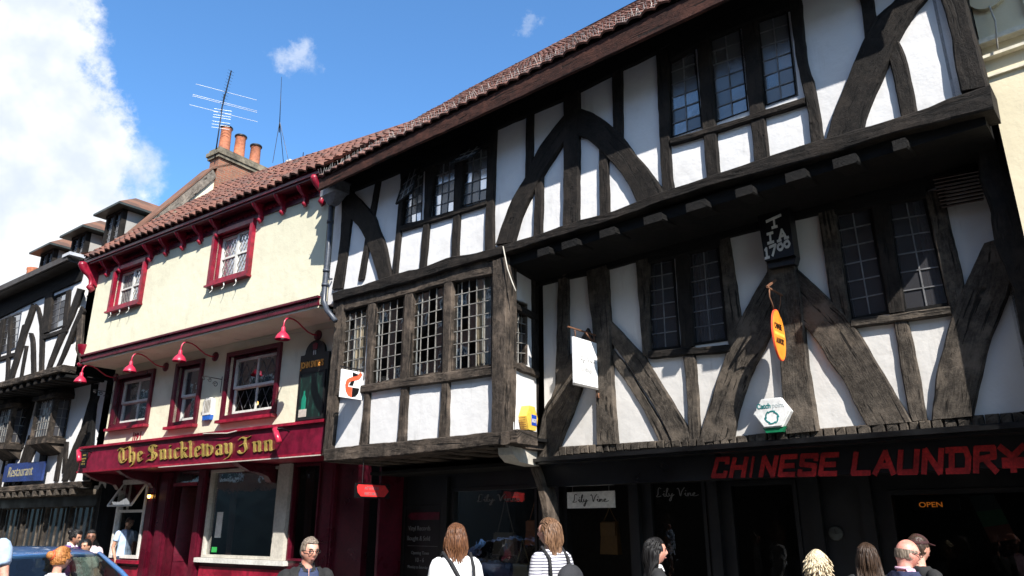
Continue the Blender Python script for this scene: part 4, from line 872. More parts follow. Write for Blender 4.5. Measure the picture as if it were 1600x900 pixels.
# ================================================================== chimney wall between the two houses: parapet gable of the left house
left = thing('timber_house', 'black and white timber house with three dormers, left of the inn', 'building', LEF.L(-4, 0, 0))
root = left
shell(LEF, -14, -.02, 8.0, [(-1.3, 2.55), (-.6, 5.15), (-.2, 7.9)], 6.5, root, M_dark)
wall(LEF, [(-14, 5.3), (.02, 5.3), (.02, 8.1), (-14, 8.1)], [pxq(LEF, q) for q in ([(83, 466), (107, 456), (99, 508), (77, 517)], [(2, 500), (33, 489), (25, 543), (0, 552)])], 0, 'plaster_wall', M_white, root)
def TL(A, B, name='brace', off=0, thk=.05, mat=None, **kw): return timber(LEF, A, B, off, thk, name, mat or M_tA, root, **kw)
TL([(120, 450), (105, 492), (92, 520), (80, 552), (70, 580)], [(129, 452), (114, 494), (100, 524), (87, 554), (77, 578)])
TL([(126, 478), (112, 510), (101, 540), (87, 573)], [(131, 486), (118, 514), (106, 543), (93, 571)])
TL([(122, 486), (117, 545)], [(129, 482), (124, 566)], 'post', mat=M_tC)
TL([(70, 460), (64, 522)], [(82, 456), (75, 518)], 'post'); TL([(103, 455), (97, 512)], [(109, 452), (105, 508)], 'stud')
TL([(49, 474), (38, 505), (34, 520), (26, 545), (11, 595)], [(55, 480), (46, 507), (41, 520), (34, 545), (19, 593)]); TL([(54, 474), (58, 492), (61, 515), (60, 582)], [(60, 480), (65, 500), (68, 520), (66, 580)])
TL([(34, 508), (20, 560)], [(41, 505), (28, 556)]); TL([(44, 520), (47, 535), (48, 585)], [(49, 520), (53, 535), (54, 583)], 'stud'); TL([(38, 540), (29, 592)], [(42, 540), (33, 590)], 'stud')
TL([(13, 495), (7, 600)], [(17, 494), (12, 600)], 'stud'); TL([(0, 500), (-10, 560)], [(6, 498), (-2, 560)], 'stud')
TL([(-20, 563), (30, 548)], [(-20, 570), (30, 554)], 'window_sill', smooth=False); TL([(66, 524), (104, 511)], [(66, 531), (104, 518)], 'window_sill', smooth=False)
timber_sz(LEF, [(-14, 8.02), (0, 8.02)], [(-14, 7.55)] + pxq(LEF, [(-20, 506), (60, 467), (125, 438)], .05), 0, .055, 'head_beam', M_tK, root, smooth=False)
for k in range(9):
    a = -6.2 - k * .85; timber_sz(LEF, [(a, 5.3), (a, 8)], [(a + .17, 5.3), (a + .17, 8)], 0, .05, 'stud', M_tA, root)
for q, fm in (([(83, 466), (107, 456), (99, 508), (77, 517)], M_tK), ([(2, 500), (33, 489), (25, 543), (0, 552)], simple('blue_black_frame', (.012, .022, .045), .4))):
    leaded(LEF, pxq(LEF, q), -.02, 2, 5, root, frame_mat=fm, glass=M_glassd, fw=.05)
timber_sz(LEF, [(-14, 5.42), (.05, 5.42)], [(-14, 5.26), (.05, 5.26)], 0, .12, 'jetty_beam', M_tC, root, smooth=False, jit=.02, back=-.2)
sf = MB(); sf.box(LEF, -14, .05, 5.14, 5.2, -.9, 0); sf.build('jetty_soffit', M_tK, root)
for k in range(22):
    a = -9.3 + k * .43; timber_sz(LEF.side(a), [(-.06, 5.26), (.5, 5.26)], [(-.06, 5.12), (.5, 5.12)], -.07, .14, 'joist', M_tA, root, smooth=False, back=0)
LO = -.85
wall(LEF, [(-14, 2.6), (-.05, 2.6), (-.05, 5.2), (-14, 5.2)], [], LO, 'plaster_wall', M_white, root)
def TM(A, B, name='brace', **kw): return TL(A, B, name, off=LO, **kw)
TM([(141, 617), (126, 668)], [(152, 618), (134, 672)]); TM([(140, 640), (112, 700), (95, 752)], [(143, 655), (122, 700), (104, 750)]); TM([(131, 676), (118, 712), (107, 751)], [(136, 684), (126, 712), (114, 750)])
TM([(142, 600), (128, 750)], [(151, 600), (136, 750)], 'post', mat=M_tK); TM([(92, 700), (83, 752)], [(97, 700), (89, 751)], 'stud'); TM([(60, 690), (30, 758)], [(50, 690), (22, 758)]); TM([(50, 680), (35, 725)], [(44, 680), (29, 725)]); TM([(64, 690), (60, 725)], [(75, 690), (70, 724)], 'stud')
TM([(47, 620), (26, 700)], [(55, 615), (34, 700)], 'post'); TM([(16, 705), (3, 765)], [(22, 703), (10, 765)]); TM([(100, 690), (96, 740)], [(105, 690), (101, 740)], 'stud')
for k in range(12):
    a = -4.4 - k * .7; timber_sz(LEF, [(a, 2.7), (a + random.uniform(-.3, .3), 5.1)], [(a + .16, 2.7), (a + .16 + random.uniform(-.3, .3), 5.1)], LO, .05, 'stud', M_tA, root)
timber_sz(LEF, [(-14, 2.74), (-.02, 2.74)], [(-14, 2.60), (-.02, 2.60)], LO, .12, 'sill_beam', M_tC, root, smooth=False, jit=.02, back=-.2)
for k in range(22):
    a = -9.2 + k * .42; timber_sz(LEF.side(a), [(.74, 2.58), (1.3, 2.58)], [(.74, 2.44), (1.3, 2.44)], -.07, .14, 'joist', M_tB, root, smooth=False, back=0)
# oriel windows
for (s0, s1) in ((-2.55, -1.45), (-5.2, -4.05)):
    z0, z1 = 3.85, 4.85; oo = LO + .40; f = MB(); f.box(LEF, s0 - .06, s1 + .06, z0 - .14, z0, LO, oo + .05); f.box(LEF, s0 - .1, s1 + .1, z1, z1 + .1, LO, oo + .1); f.prism(LEF.side((s0 + s1) / 2), [(-oo, z0 - .14), (-LO, z0 - .14), (-LO, z0 - .4)], -(s1 - s0) / 2, (s1 - s0) / 2)
    for a in (s0, s1 - .09): f.box(LEF, a, a + .09, z0, z1, oo - .08, oo + .02)
    f.prism(LEF, [(s0 - .1, z1 + .1), (s1 + .1, z1 + .1), (s1 - .1, z1 + .42), (s0 + .1, z1 + .42)], LO, LO + .3)
    o = f.build('oriel_window', M_tC, root)
    leaded(LEF, [(s0 + .12, z1 - .03), (s1 - .12, z1 - .03), (s1 - .12, z0 + .05), (s0 + .12, z0 + .05)], oo - .03, 6, 5, root, frame_mat=M_tC, lead=M_leadlit, glass=M_glassd, fw=.03, name='leaded_window')
    sd = LEF.side(s1 - .03); leaded(sd, [(-oo + .10, z1 - .03), (-LO - .05, z1 - .03), (-LO - .05, z0 + .05), (-oo + .10, z0 + .05)], -.01, 2, 4, root, frame_mat=M_tC, lead=M_leadlit, glass=M_glassd, fw=.03, name='leaded_window')
# ground floor: dark glazed shop front with many thin mullions
gf = [[(-8.6 + k * 1.42, 2.2), (-8.6 + k * 1.42 + 1.28, 2.2), (-8.6 + k * 1.42 + 1.28, .7), (-8.6 + k * 1.42, .7)] for k in range(6)]
wall(LEF, [(-14, .11), (.0, .11), (.0, 2.58), (-14, 2.58)], gf, -1.3, 'shopfront', M_shop, root, .1)
for q in gf:
    f = MB(); ringframe(f, LEF, grow(q, -.04), .038, -1.36, -1.28)
    for k in (1, 2, 3): f.bar(LEF.L(*blerp(q, k / 4, 0), -1.33), LEF.L(*blerp(q, k / 4, 1), -1.33), .03, .03, LEF.n)
    o = f.build('shop_window', M_tB, root); g = MB(); g.add([LEF.L(*p, -1.34) for p in grow(q, -.04)], [(0, 1, 2, 3)]); g.build('pane', M_glassd, o)
# low main roof, gutter, dormers
tiled(LEF, (-14, .38, 8.10), (-.02, .38, 8.10), (-14, -3.3, 10.0), (-.02, -3.3, 10.0), 'roof', M_tile2, root)
f = MB(); f.box(LEF, -14, -.05, 8.02, 8.17, .34, .44); f.box(LEF, -14, -.05, 8.0, 8.04, 0, .38); f.build('gutter', M_tC and simple('brown_grey_gutter', (.035, .027, .022), .5), root)
f = MB(); f.box(LEF, -.3, .12, 8.12, 8.2, .1, .47); f.build('lead_flashing', simple('bright_lead', (.55, .56, .58), .4, .2, .01, 12), root)
for sc_, zb, w in ((-.74, 8.78, .46), (-2.77, 8.62, .46), (-4.86, 8.58, .46)):
    o0 = -.8; f = MB(); f.box(LEF, sc_ - w, sc_ + w, zb - .3, zb + .06, o0 - .05, o0 + .04); f.box(LEF, sc_ - w, sc_ - w + .1, zb, zb + 1.15, o0 - .1, o0 + .03); f.box(LEF, sc_ + w - .1, sc_ + w, zb, zb + 1.15, o0 - .1, o0 + .03); f.box(LEF, sc_ - .05, sc_ + .05, zb, zb + 1.1, o0 - .08, o0 + .02); f.box(LEF, sc_ - w, sc_ + w, zb + 1.05, zb + 1.17, o0 - .1, o0 + .05)
    dm = f.build('dormer', M_tA, root)
    f = MB(); f.box(LEF, sc_ + w - .05, sc_ + w - .01, zb - .4, zb + 1.1, -2.6, o0 - .02); f.box(LEF, sc_ - w + .01, sc_ - w + .05, zb - .4, zb + 1.1, -2.6, o0 - .02); f.build('dormer_cheek', plaster('grey_render', (.34, .33, .31), amount=.5), dm)
    for u in (-1, 1):
        a0, a1 = (sc_ - w + .12, sc_ - .07) if u < 0 else (sc_ + .07, sc_ + w - .12); Q = [(a0, zb + 1.03), (a1, zb + 1.03), (a1, zb + .09), (a0, zb + .09)]
        g = MB(); g.add([LEF.L(*p, o0 - .03) for p in Q], [(0, 1, 2, 3)]); g.build('pane', M_glassA, dm)
        l = MB()
        for k in range(1, 3): l.bar(LEF.L(*blerp(Q, k / 3, 0), o0 - .02), LEF.L(*blerp(Q, k / 3, 1), o0 - .02), .014)
        for k in range(1, 6): l.bar(LEF.L(*blerp(Q, 0, k / 6), o0 - .02), LEF.L(*blerp(Q, 1, k / 6), o0 - .02), .014)
        l.build('lead_came', M_lead, dm)
    zt = zb + 1.18; e = .27; A = LEF.L(sc_ - w - e, zt, o0 + .28); B_ = LEF.L(sc_ + w + e, zt, o0 + .28); C_ = LEF.L(sc_ + w + e, zt, -2.9); D_ = LEF.L(sc_ - w - e, zt, -2.9); E_ = LEF.L(sc_, zt + .55, o0 - .45); G_ = LEF.L(sc_, zt + .55, -2.9)
    f = MB(); f.add([A, B_, E_], [(0, 1, 2)], [[(0, 0), (3, 0), (1.5, 2)]]); f.build('dormer_lead', MATS['bright_lead'], dm)
    f = MB(); f.add([B_, C_, G_, E_], [(0, 1, 2, 3)], [[(0, 0), (8, 0), (8, 3), (3, 3)]]); f.add([A, E_, G_, D_], [(0, 1, 2, 3)], [[(0, 0), (3, 3), (8, 3), (8, 0)]]); f.build('dormer_roof', M_tile2, dm)
    f = MB(); th = Vector((0, 0, .06)); f.hexa([A - th, B_ - th, C_ - th, D_ - th, A - th * .05, B_ - th * .05, C_ - th * .05, D_ - th * .05]); f.build('dormer_eaves', simple('dark_green_lead', (.03, .04, .038), .5), dm)
# parapet gable with timber coping, seen over the inn
GP = PUB.side(-.2)
f = MB(); f.prism(GP, [(.0, 7.9), (6.3, 7.9), (6.3, 8.4), (3.55, 12.2), (2.9, 11.55), (.0, 8.0)], -.25, .0); f.build('gable_wall', M_cream, root)
bpx = [GP.sz(*p) for p in [(150, 404), (200, 388), (270, 334), (337, 278)]]; bp2 = [GP.sz(*p) for p in [(150, 396), (196, 374), (262, 320), (330, 264)]]
timber_sz(GP, bpx, bp2, .0, .06, 'verge_board', timber_mat('grey_silvered_board', (.10, .085, .07), (.26, .23, .19), .4), root, smooth=False)
f = MB()
P0 = [LEF.L(0, 0, 0)] ; 
pa = [(p[0], p[1] + .05) for p in bp2] + [(3.6, 12.25)]
vs = []; fs = []; uv = []
for i, (a, z) in enumerate(pa): vs += [GP.L(a, z, .08), GP.L(a, z + .02, -.45)]
f.add(vs, [(2 * i, 2 * i + 1, 2 * i + 3, 2 * i + 2) for i in range(len(pa) - 1)], [[(0, i * 4), (2, i * 4), (2, i * 4 + 4), (0, i * 4 + 4)] for i in range(len(pa) - 1)])
f.add([v - Vector((0, 0, .07)) for v in vs], [(2 * i, 2 * i + 1, 2 * i + 3, 2 * i + 2) for i in range(len(pa) - 1)], [[(0, i * 4), (2, i * 4), (2, i * 4 + 4), (0, i * 4 + 4)] for i in range(len(pa) - 1)])
f.add([vs[2 * i] for i in range(len(pa))] + [vs[2 * i] - Vector((0, 0, .07)) for i in range(len(pa))], [(i, i + 1, i + 1 + len(pa), i + len(pa)) for i in range(len(pa) - 1)], [[(0, i * 12), (0, i * 12 + 12), (1, i * 12 + 12), (1, i * 12)] for i in range(len(pa) - 1)])
f.build('verge_tiles', M_tile2, root)
# chimney stack
ch = thing('chimney_stack', 'red brick chimney stack with three terracotta pots rising beside the inn roof', 'chimney', GP.L(3.7, 10, 0))
f = MB(); uvbox(f, GP, 2.80, 4.62, 9.0, 12.05, -.36, .08); f.build('stack', M_brick, ch)
f = MB(); f.box(GP, 2.74, 4.70, 12.05, 12.15, -.42, .14); f.box(GP, 2.70, 4.74, 12.15, 12.27, -.46, .18); f.box(GP, 2.76, 4.70, 12.27, 12.38, -.41, .13); f.build('cap_course', M_stone, ch)
f = MB(); f.prism(GP, [(2.72, 10.2), (4.4, 11.95), (4.4, 11.7), (3.2, 10.35), (2.72, 9.9)], .10, .16); f.build('flashing', M_ivory, ch)
for a, h in ((3.05, .86), (3.56, .80), (4.12, .72)):
    f = MB(); f.lathe(GP.L(a, 12.36, -.13), [(.17, 0), (.165, h * .2), (.15, h * .9), (.17, h * .93), (.175, h), (.14, h), (.13, h * .5)], 20); f.build('chimney_pot', M_pot, ch)
    f = MB(); f.lathe(GP.L(a, 12.36 + h - .06, -.13), [(.172, 0), (.185, .015), (.185, .05), (.172, .065)], 20); f.build('pot_rim', M_iron, ch.children[-1])
f = MB(); f.lathe(LEF.L(-6.3, 8.9, -1.0), [(.22, 0), (.2, .5), (.22, .55), (.22, .6)], 16); f.build('chimney_pot', M_pot, left)
f = MB(); uvbox(f, LEF, -7.2, -5.9, 7.6, 8.95, -1.3, -.7); f.build('chimney', M_brick, left)

# ================================================================== neighbour on the right
nb_ = thing('rendered_building', 'pale yellow rendered building with moulded cornice at the right edge', 'building', BIG.L(12, 0, 0))
f = MB(); f.box(BIG, 10.06, 17, 0, 7.35, -6, -.35); f.build('wall', M_sand, nb_)
f = MB(); f.box(BIG, 10.06, 17, 7.35, 7.45, -1, .55); f.box(BIG, 10.06, 17, 7.45, 7.6, -1, .62); f.box(BIG, 10.06, 17, 7.2, 7.35, -.35, -.1); f.build('eaves_cornice', M_sand, nb_)
f = MB()
for z, o, h in ((6.02, .10, .05), (5.88, .07, .03), (5.70, .03, .02)): f.box(BIG, 10.06, 17, z, z + h, -.35, -.35 + o)
f.build('string_course', simple('cream_moulding', (.80, .74, .58), .6), nb_)
f = MB(); f.prism(BIG, [(10.2 + .16 * math.cos(t_ * .3), 6.55 + .16 * math.sin(t_ * .3)) for t_ in range(21)], -.35, -.30); f.box(BIG, 10.45, 11.3, 6.2, 7.1, -.35, -.31); f.build('roundel', M_sand, nb_)
f = MB(); f.tube([BIG.L(10.2, 6.4, -.29), BIG.L(10.22, 6.2, -.26), BIG.L(10.19, 5.9, -.24)], .008); f.build('cable', M_ivory, nb_)
f = MB(); f.add([BIG.L(10.06, 7.6, .6), BIG.L(17, 7.6, .6), BIG.L(17, 10, -3), BIG.L(10.06, 10, -3)], [(0, 1, 2, 3)], [[(0, 0), (30, 0), (30, 14), (0, 14)]]); f.add([BIG.L(10.06, 7.6, -6), BIG.L(17, 7.6, -6), BIG.L(17, 10, -3), BIG.L(10.06, 10, -3)], [(0, 1, 2, 3)], [[(0, 0), (30, 0), (30, 14), (0, 14)]]); f.build('roof', M_tile, nb_)

# ================================================================== terrace across the street, behind the camera (seen in the window glass)
opp = thing('brick_terrace', 'brick terrace across the street facing the timber house', 'building', BIG.L(4, 0, 10.4))
OP = Plane(BIG.L(18, 0, 10.4), -BIG.d, -BIG.n); M_br2 = brick_mat('terrace_brick', (.24, .12, .08), (.18, .09, .06), (.25, .22, .18))
hs = []
for k in range(24):
    for z0, z1 in ((3.6, 5.2), (6.2, 7.6), (8.6, 9.8)): a = 1.2 + k * 2.4; hs.append([(a, z1), (a + 1.1, z1), (a + 1.1, z0), (a, z0)])
f = MB(); uvbox(f, OP, 0, 60, 0, 10.4, -5, -.3); f.build('wall', M_br2, opp)
f = MB()
for Q in hs: ringframe(f, OP, Q, .09, -.3, -.24); f.bar(OP.L(*blerp(Q, 0, .5), -.27), OP.L(*blerp(Q, 1, .5), -.27), .06); f.bar(OP.L(*blerp(Q, .5, 0), -.27), OP.L(*blerp(Q, .5, 1), -.27), .05)
f.build('window_frames', M_wpaint, opp); tag(opp.children[-1], kind='stuff')
f = MB()
for Q in hs: f.add([OP.L(*p, -.29) for p in Q], [(0, 1, 2, 3)])
f.build('window_panes', M_black, opp); tag(opp.children[-1], kind='stuff')
f = MB(); f.box(OP, 0, 60, .11, 3.1, -.3, -.22); f.build('shopfronts', M_shop, opp)
f = MB(); f.add([OP.L(0, 10.4, 0), OP.L(60, 10.4, 0), OP.L(60, 13, -6), OP.L(0, 13, -6)], [(0, 1, 2, 3)], [[(0, 0), (150, 0), (150, 14), (0, 14)]]); f.build('roof', M_tile, opp)

# ================================================================== things fixed to the houses
# swan neck lamps of the inn
def swan_lamp():
    a = .16; t = thing('wall_lamp', '', 'wall lamp', PUB.L(a, 5.14, PO), 'swan neck lamps along the inn front')
    m = MB(); m.lathe(PUB.L(a, 5.14, PO), [(.0, .0), (.10, .0), (.10, .025), (.085, .04), (.0, .045)], 18, PUB.n); m.build('wall_plate', M_maroon, t)
    P = lambda o, z: PUB.L(a, z, o)
    m = MB(); m.tube([P(-.72, 5.14), P(-.62, 5.13), P(-.50, 5.15), P(-.38, 5.21), P(-.26, 5.28), P(-.16, 5.315), P(-.06, 5.32), P(.01, 5.295), P(.045, 5.24), P(.055, 5.16), P(.055, 5.10)], .015, 8); m.build('arm', M_lampred, t)
    m = MB(); m.lathe(P(.055, 4.90), [(.135, 0), (.137, .008), (.125, .04), (.10, .09), (.06, .13), (.04, .15), (.036, .22), (.02, .24)], 22); m.lathe(P(.055, 4.90), [(.130, .002), (.12, .04), (.095, .085), (.05, .12), (.0, .125)], 22); s = m.build('lamp_shade', M_lampred, t)
    m = MB(); m.ball(P(.055, 4.94), .035, 12, 8); m.build('bulb', M_wpaint, s)
    return t
def copy_tree(o, parent=None):
    c = o.copy(); COL.objects.link(c)
    if parent: c.parent = parent
    for ch_ in list(o.children): copy_tree(ch_, c)
    return c
lamp = swan_lamp(); lamps = [lamp] + [copy_tree(lamp) for _ in range(3)]
for l, a, w in zip(lamps, (.16, 2.31, 4.18, 7.40), ('leftmost of the four swan neck lamps, by the end of the inn', 'swan neck lamp hanging in front of the left first floor window', 'swan neck lamp hanging in front of the narrow middle window', 'swan neck lamp above the arched brewery board')):
    l.location = PUB.L(a, 5.14, PO); l['label'] = 'crimson ' + w
# floodlights on the fascia
def flood(a, z, label):
    t = thing('spotlight', label, 'spotlight', PUB.L(a, z, -.36), 'red floodlights on the inn fascia')
    m = MB(); m.tube([PUB.L(a - .05, z + .12, -.36), PUB.L(a - .05, z + .16, -.2), PUB.L(a - .02, z + .14, -.08)], .012); m.build('bracket', M_iron, t)
    m = MB(); m.tube([PUB.L(a - .12, z + .15, -.10), PUB.L(a + .10, z - .10, -.05)], .05, 14); m.build('lamp_body', M_lampred, t); return t
flood(.45, 3.2, 'red spotlight at the left end of the gold lettered fascia'); flood(7.35, 3.2, 'red spotlight at the right end of the gold lettered fascia')
# brewery board
t = thing('sign_board', 'tall black arched brewery board with orange lettering and green picture', 'sign', PUB.L(7.4, 3.55, PO))
m = MB(); arch = [(7.02, 3.52), (7.80, 3.52), (7.80, 4.78), (7.70, 4.78)] + [(7.41 + .27 * math.cos(q * math.pi / 12), 4.80 + .24 * math.sin(q * math.pi / 12)) for q in range(13)] + [(7.12, 4.78), (7.02, 4.78)]
m.prism(PUB, arch, PO + .01, PO + .06); bd = m.build('board', M_black, t)
m = MB()
for z0, z1, s0, s1 in ((3.56, 3.60, 7.06, 7.76), (4.42, 4.45, 7.06, 7.76), (3.60, 4.42, 7.06, 7.09), (3.60, 4.42, 7.73, 7.76)): m.box(PUB, s0, s1, z0, z1, PO + .06, PO + .075)
m.build('moulding', M_iron, t)
mm, tt, bb_ = newmat('green_painting'); tcn = tt.new('ShaderNodeTexCoord'); nz = tt.noise(tt.vmath('MULTIPLY', tcn.outputs['Object'], (5, 5, 1.6)), 2.4, 5, .7)
tt.put(bb_, 'Base Color', tt.mix(tt.ramp(nz.outputs[0], .5, .68), (.005, .014, .012, 1), (.012, .06, .045, 1))); bb_.inputs['Roughness'].default_value = .4
m = MB(); m.box(PUB, 7.09, 7.73, 3.60, 4.42, PO + .06, PO + .066); m.build('picture', mm, t)
m = MB(); m.prism(PUB, [(7.16, 3.72), (7.28, 3.72), (7.28, 3.95), (7.24, 4.03), (7.24, 4.10), (7.20, 4.10), (7.20, 4.03), (7.16, 3.95)], PO + .066, PO + .07); m.build('painted_bottle', simple('bottle_green', (.01, .22, .14), .4), t)
m = MB(); m.box(PUB, 7.11, 7.32, 3.62, 3.76, PO + .07, PO + .074); m.build('notice', M_ivory, t)
textmesh("JOHN SMITH'S", PUB, 7.05, 4.53, .17, PO + .06, 'lettering', simple('amber_lettering', (.95, .42, .08), .5), bd, .012, sx=.585, bold=.002)
m = MB(); m.prism(PUB, [(7.36, 4.86), (7.46, 4.86), (7.48, 4.96), (7.41, 4.99), (7.34, 4.96)], PO + .06, PO + .07); m.build('emblem', M_red, bd)
m = MB(); m.box(PUB, 7.375, 7.395, 4.76, 4.84, PO + .06, PO + .07); m.box(PUB, 7.425, 7.445, 4.76, 4.84, PO + .06, PO + .07); m.build('emblem_stripes', M_wpaint, bd)
# small plate, house number
t = MB(); t.box(PUB, -.02, .26, 3.0, 3.34, -.36, -.345); o = tag(t.build('name_plate', M_black), 'small black plate at the left end of the inn fascia', 'plate')
t = MB()
for z, w in ((3.26, .14), (3.18, .2), (3.12, .12), (3.06, .16)): t.box(PUB, .12 - w / 2, .12 + w / 2, z, z + .03, -.345, -.341)
o2 = t.build('gilt_lines', M_gold, None); o2.parent = o
t = thing('house_number', 'small red number 19 on the cream wall above the inn fascia', 'number', PUB.L(1.5, 3.6, PO))
textmesh('19', PUB, 1.40, 3.58, .2, PO + .002, 'digits', M_red, t, .012, bold=.008)
m = MB(); m.box(PUB, 1.36, 1.385, 3.56, 3.75, PO, PO + .012); m.box(PUB, 1.66, 1.685, 3.56, 3.75, PO, PO + .012); m.build('surround', M_red, t)
# hanging basket brackets
def basket(a, z, label):
    t = MB(); P = lambda o, dz: PUB.L(a, z + dz, PO + o)
    t.bar(P(0, -.28), P(0, .06), .015); t.bar(P(0, 0), P(.46, 0), .014)
    t.tube([P(.02, -.26)] + [P(.02 + .4 * math.sin(q * math.pi / 16), -.26 + .24 * (1 - math.cos(q * math.pi / 16))) for q in range(9)], .008, 6)
    for c_, r_ in (((.14, -.12), .06), ((.28, -.06), .045), ((.42, -.05), .035)): t.tube([P(c_[0] + r_ * (1 - q / 26) * math.cos(q * .5), c_[1] + r_ * (1 - q / 26) * math.sin(q * .5)) for q in range(18)], .007, 6)
    return tag(t.build('basket_bracket', M_iron), label, 'bracket', 'scrolled iron brackets on the inn wall')
basket(.12, 4.78, 'scrolled iron bracket on the inn wall left of all its windows'); basket(4.5, 4.62, 'scrolled iron bracket between the narrow window and the wide window')
# alarm boxes
t = thing('alarm_box', 'small cream alarm box with blue base between the inn windows', 'alarm box', PUB.L(4.2, 3.85, PO))
m = MB(); m.prism(PUB, [(4.08, 3.90), (4.36, 3.90), (4.36, 4.18), (4.30, 4.26), (4.16, 4.26), (4.08, 4.18)], PO, PO + .09); bx_ = m.build('case', M_wpaint, t)
m = MB(); m.prism(PUB, [(4.10, 3.80), (4.34, 3.80), (4.36, 3.898), (4.08, 3.898)], PO, PO + .08); m.build('strobe', simple('blue_lens', (.02, .10, .40), .2), t)
m = MB()
for k in range(4): m.box(PUB, 4.15 + k * .05, 4.17 + k * .05, 3.95, 4.2, PO + .09, PO + .094)
m.build('case_grooves', M_stone, bx_)
M_yel = simple('yellow_plastic', (.80, .52, .08), .4); M_navy = simple('navy_plastic', (.01, .015, .10), .35)
t = thing('alarm_box', 'yellow eight sided alarm box with blue square on the side of the bay', 'alarm box', SD.L(.3, 2.9, 0))
ax_, az_ = SD.sz(819, 657); ax_ -= .30; az_ -= 3.03; _S = SD; SD = Plane(SD.L(ax_, az_, 0), SD.d, SD.n)
c8 = [(.30 + .165 * x, 3.03 + .18 * z) for x, z in ((-.45, 1), (.45, 1), (1, .2), (.62, -.75), (-.62, -.75), (-1, .2))]
m = MB(); m.prism(SD, c8, .0, .12); m.build('case', M_yel, t)
m = MB(); m.prism(SD, [(.19, 2.875), (.41, 2.875), (.38, 2.80), (.22, 2.80)], .0, .11); m.build('strobe', M_navy, t)
m = MB(); m.prism(SD, [(.22, 2.798), (.38, 2.798), (.36, 2.72), (.24, 2.72)], .0, .09); m.build('lens', simple('clear_lens', (.55, .56, .58), .2), t)
m = MB(); m.box(SD, .28, .42, 2.96, 3.10, .12, .124); bq = m.build('badge', simple('blue_badge', (.02, .07, .45), .4), t); textmesh('ADT', SD, .29, 3.0, .065, .124, 'lettering', M_wpaint, bq, .003, sx=.9, bold=.003)
m = MB()
for k in range(6): z = 2.90 + k * .028; m.bar(SD.L(.17 - k * .010, z, .015), SD.L(.17 - k * .010, z, .105), .008, .01)
SD = _S; m.build('louvres', simple('brown_slots', (.25, .10, .02), .6), t)
t = thing('alarm_box', 'white hexagonal alarm box with green swirl over the laundry shop', 'alarm box', BIG.L(7.53, 2.87, BO))
hx = [(7.53 + .205 * math.cos(R(60 * k)), 2.885 + .178 * math.sin(R(60 * k))) for k in range(6)]
m = MB(); m.prism(BIG, hx, BO + .08, BO + .15); m.prism(BIG, [(7.53 + (x - 7.53) * .92, 2.885 + (z - 2.885) * .92) for x, z in hx], BO + .15, BO + .165); m.build('case', simple('white_plastic', (.72, .72, .70), .35), t)
m = MB(); m.prism(BIG, [(7.44, 2.68), (7.62, 2.68), (7.65, 2.735), (7.41, 2.735)], BO + .05, BO + .14); m.build('strobe', simple('green_lens', (.01, .16, .07), .25), t)
M_teal = simple('teal_print', (.01, .17, .17), .5)
textmesh('Catch', BIG, 7.375, 2.935, .075, BO + .165, 'lettering', M_teal, t, .003, sx=.86, bold=.002); textmesh('point', BIG, 7.545, 2.935, .072, BO + .165, 'lettering', simple('pale_grey_print', (.45, .50, .50), .5), t, .003, sx=.86)
m = MB()
for k in range(6):
    a0 = k * math.pi / 3; pts = [(7.53 + (.075 - .014 * q / 5) * math.cos(a0 + q * .22), 2.835 + (.07 - .012 * q / 5) * math.sin(a0 + q * .22)) for q in range(6)]
    line_strokes([pts], lambda x, y, o: BIG.L(x, y, BO + .165 + o), .013, 0, .003, m)
m.build('swirl', M_teal, t)
# script lettering used by the bag shop
SCR = {'L': (.95, [[(.75, 1.35), (.5, 1.5), (.35, 1.1), (.3, .4), (.1, .05), (.35, .0), (.7, .12)]]), 'i': (.38, [[(.0, .3), (.15, .5), (.14, .15), (.3, .02), (.45, .2)], [(.18, .82), (.22, .92)]]), 'l': (.4, [[(.0, .3), (.3, 1.1), (.28, 1.4), (.14, 1.1), (.12, .2), (.3, .02), (.5, .25)]]),
       'y': (.62, [[(.0, .5), (.1, .15), (.3, .1), (.45, .5), (.4, .0), (.2, -.7), (.05, -.6), (.3, -.1), (.7, .3)]]), 'V': (.9, [[(.0, 1.2), (.12, 1.35), (.25, 1.0), (.38, .05), (.6, .8), (.95, 1.4)]]),
       'n': (.62, [[(.0, .2), (.1, .5), (.08, .0), (.25, .45), (.4, .4), (.4, .08), (.6, .1)]]), 'e': (.6, [[(.0, .1), (.3, .35), (.25, .52), (.08, .35), (.1, .05), (.35, .0), (.75, .15)]]), ' ': (.5, [])}
def script(txt, fn, w, m, o1=.003):
    x = 0; out = []
    for ch_ in txt: a, st = SCR[ch_]; out += [[(x + px, py) for px, py in s_] for s_ in st]; x += a
    line_strokes(out, lambda a, b, o: fn(a / x, b, o), w, 0, o1, m)
# hanging signs, each a board at right angles to the wall
t = thing('hanging_sign', 'plain white hanging shop sign with small grey writing beside the main post', 'hanging sign', BIG.L(5.3, 4.1, BO)); HS = BIG.side(5.24)
x0, x1, z0, z1 = .27, .80, 3.43, 4.02
m = MB(); m.box(HS, x0, x1, z0, z1, -.012, .012); b_ = m.build('board', simple('white_sign_board', (.82, .82, .82), .4), t)
m = MB(); m.box(HS, x0, x1, z0 - .03, z0 - .002, -.016, .016); m.build('bottom_rail', M_steel, t)
m = MB(); m.bar(HS.L(.18, 4.13, 0), HS.L(.80, 4.13, 0), .018); m.tube([HS.L(.80, 4.02, 0), HS.L(.66, 4.06, 0), HS.L(.56, 4.12, 0)], .01); m.tube([HS.L(.32, 4.125, 0), HS.L(.33, 4.07, .0), HS.L(.33, 4.02, 0)], .007); m.tube([HS.L(.74, 4.125, 0), HS.L(.74, 4.02, 0)], .007); m.box(HS, .78, .82, 3.3, 4.25, -.03, .0); m.tube([HS.L(.81, 3.32, .02), HS.L(.76, 3.30, .02), HS.L(.77, 3.36, .02)], .012)
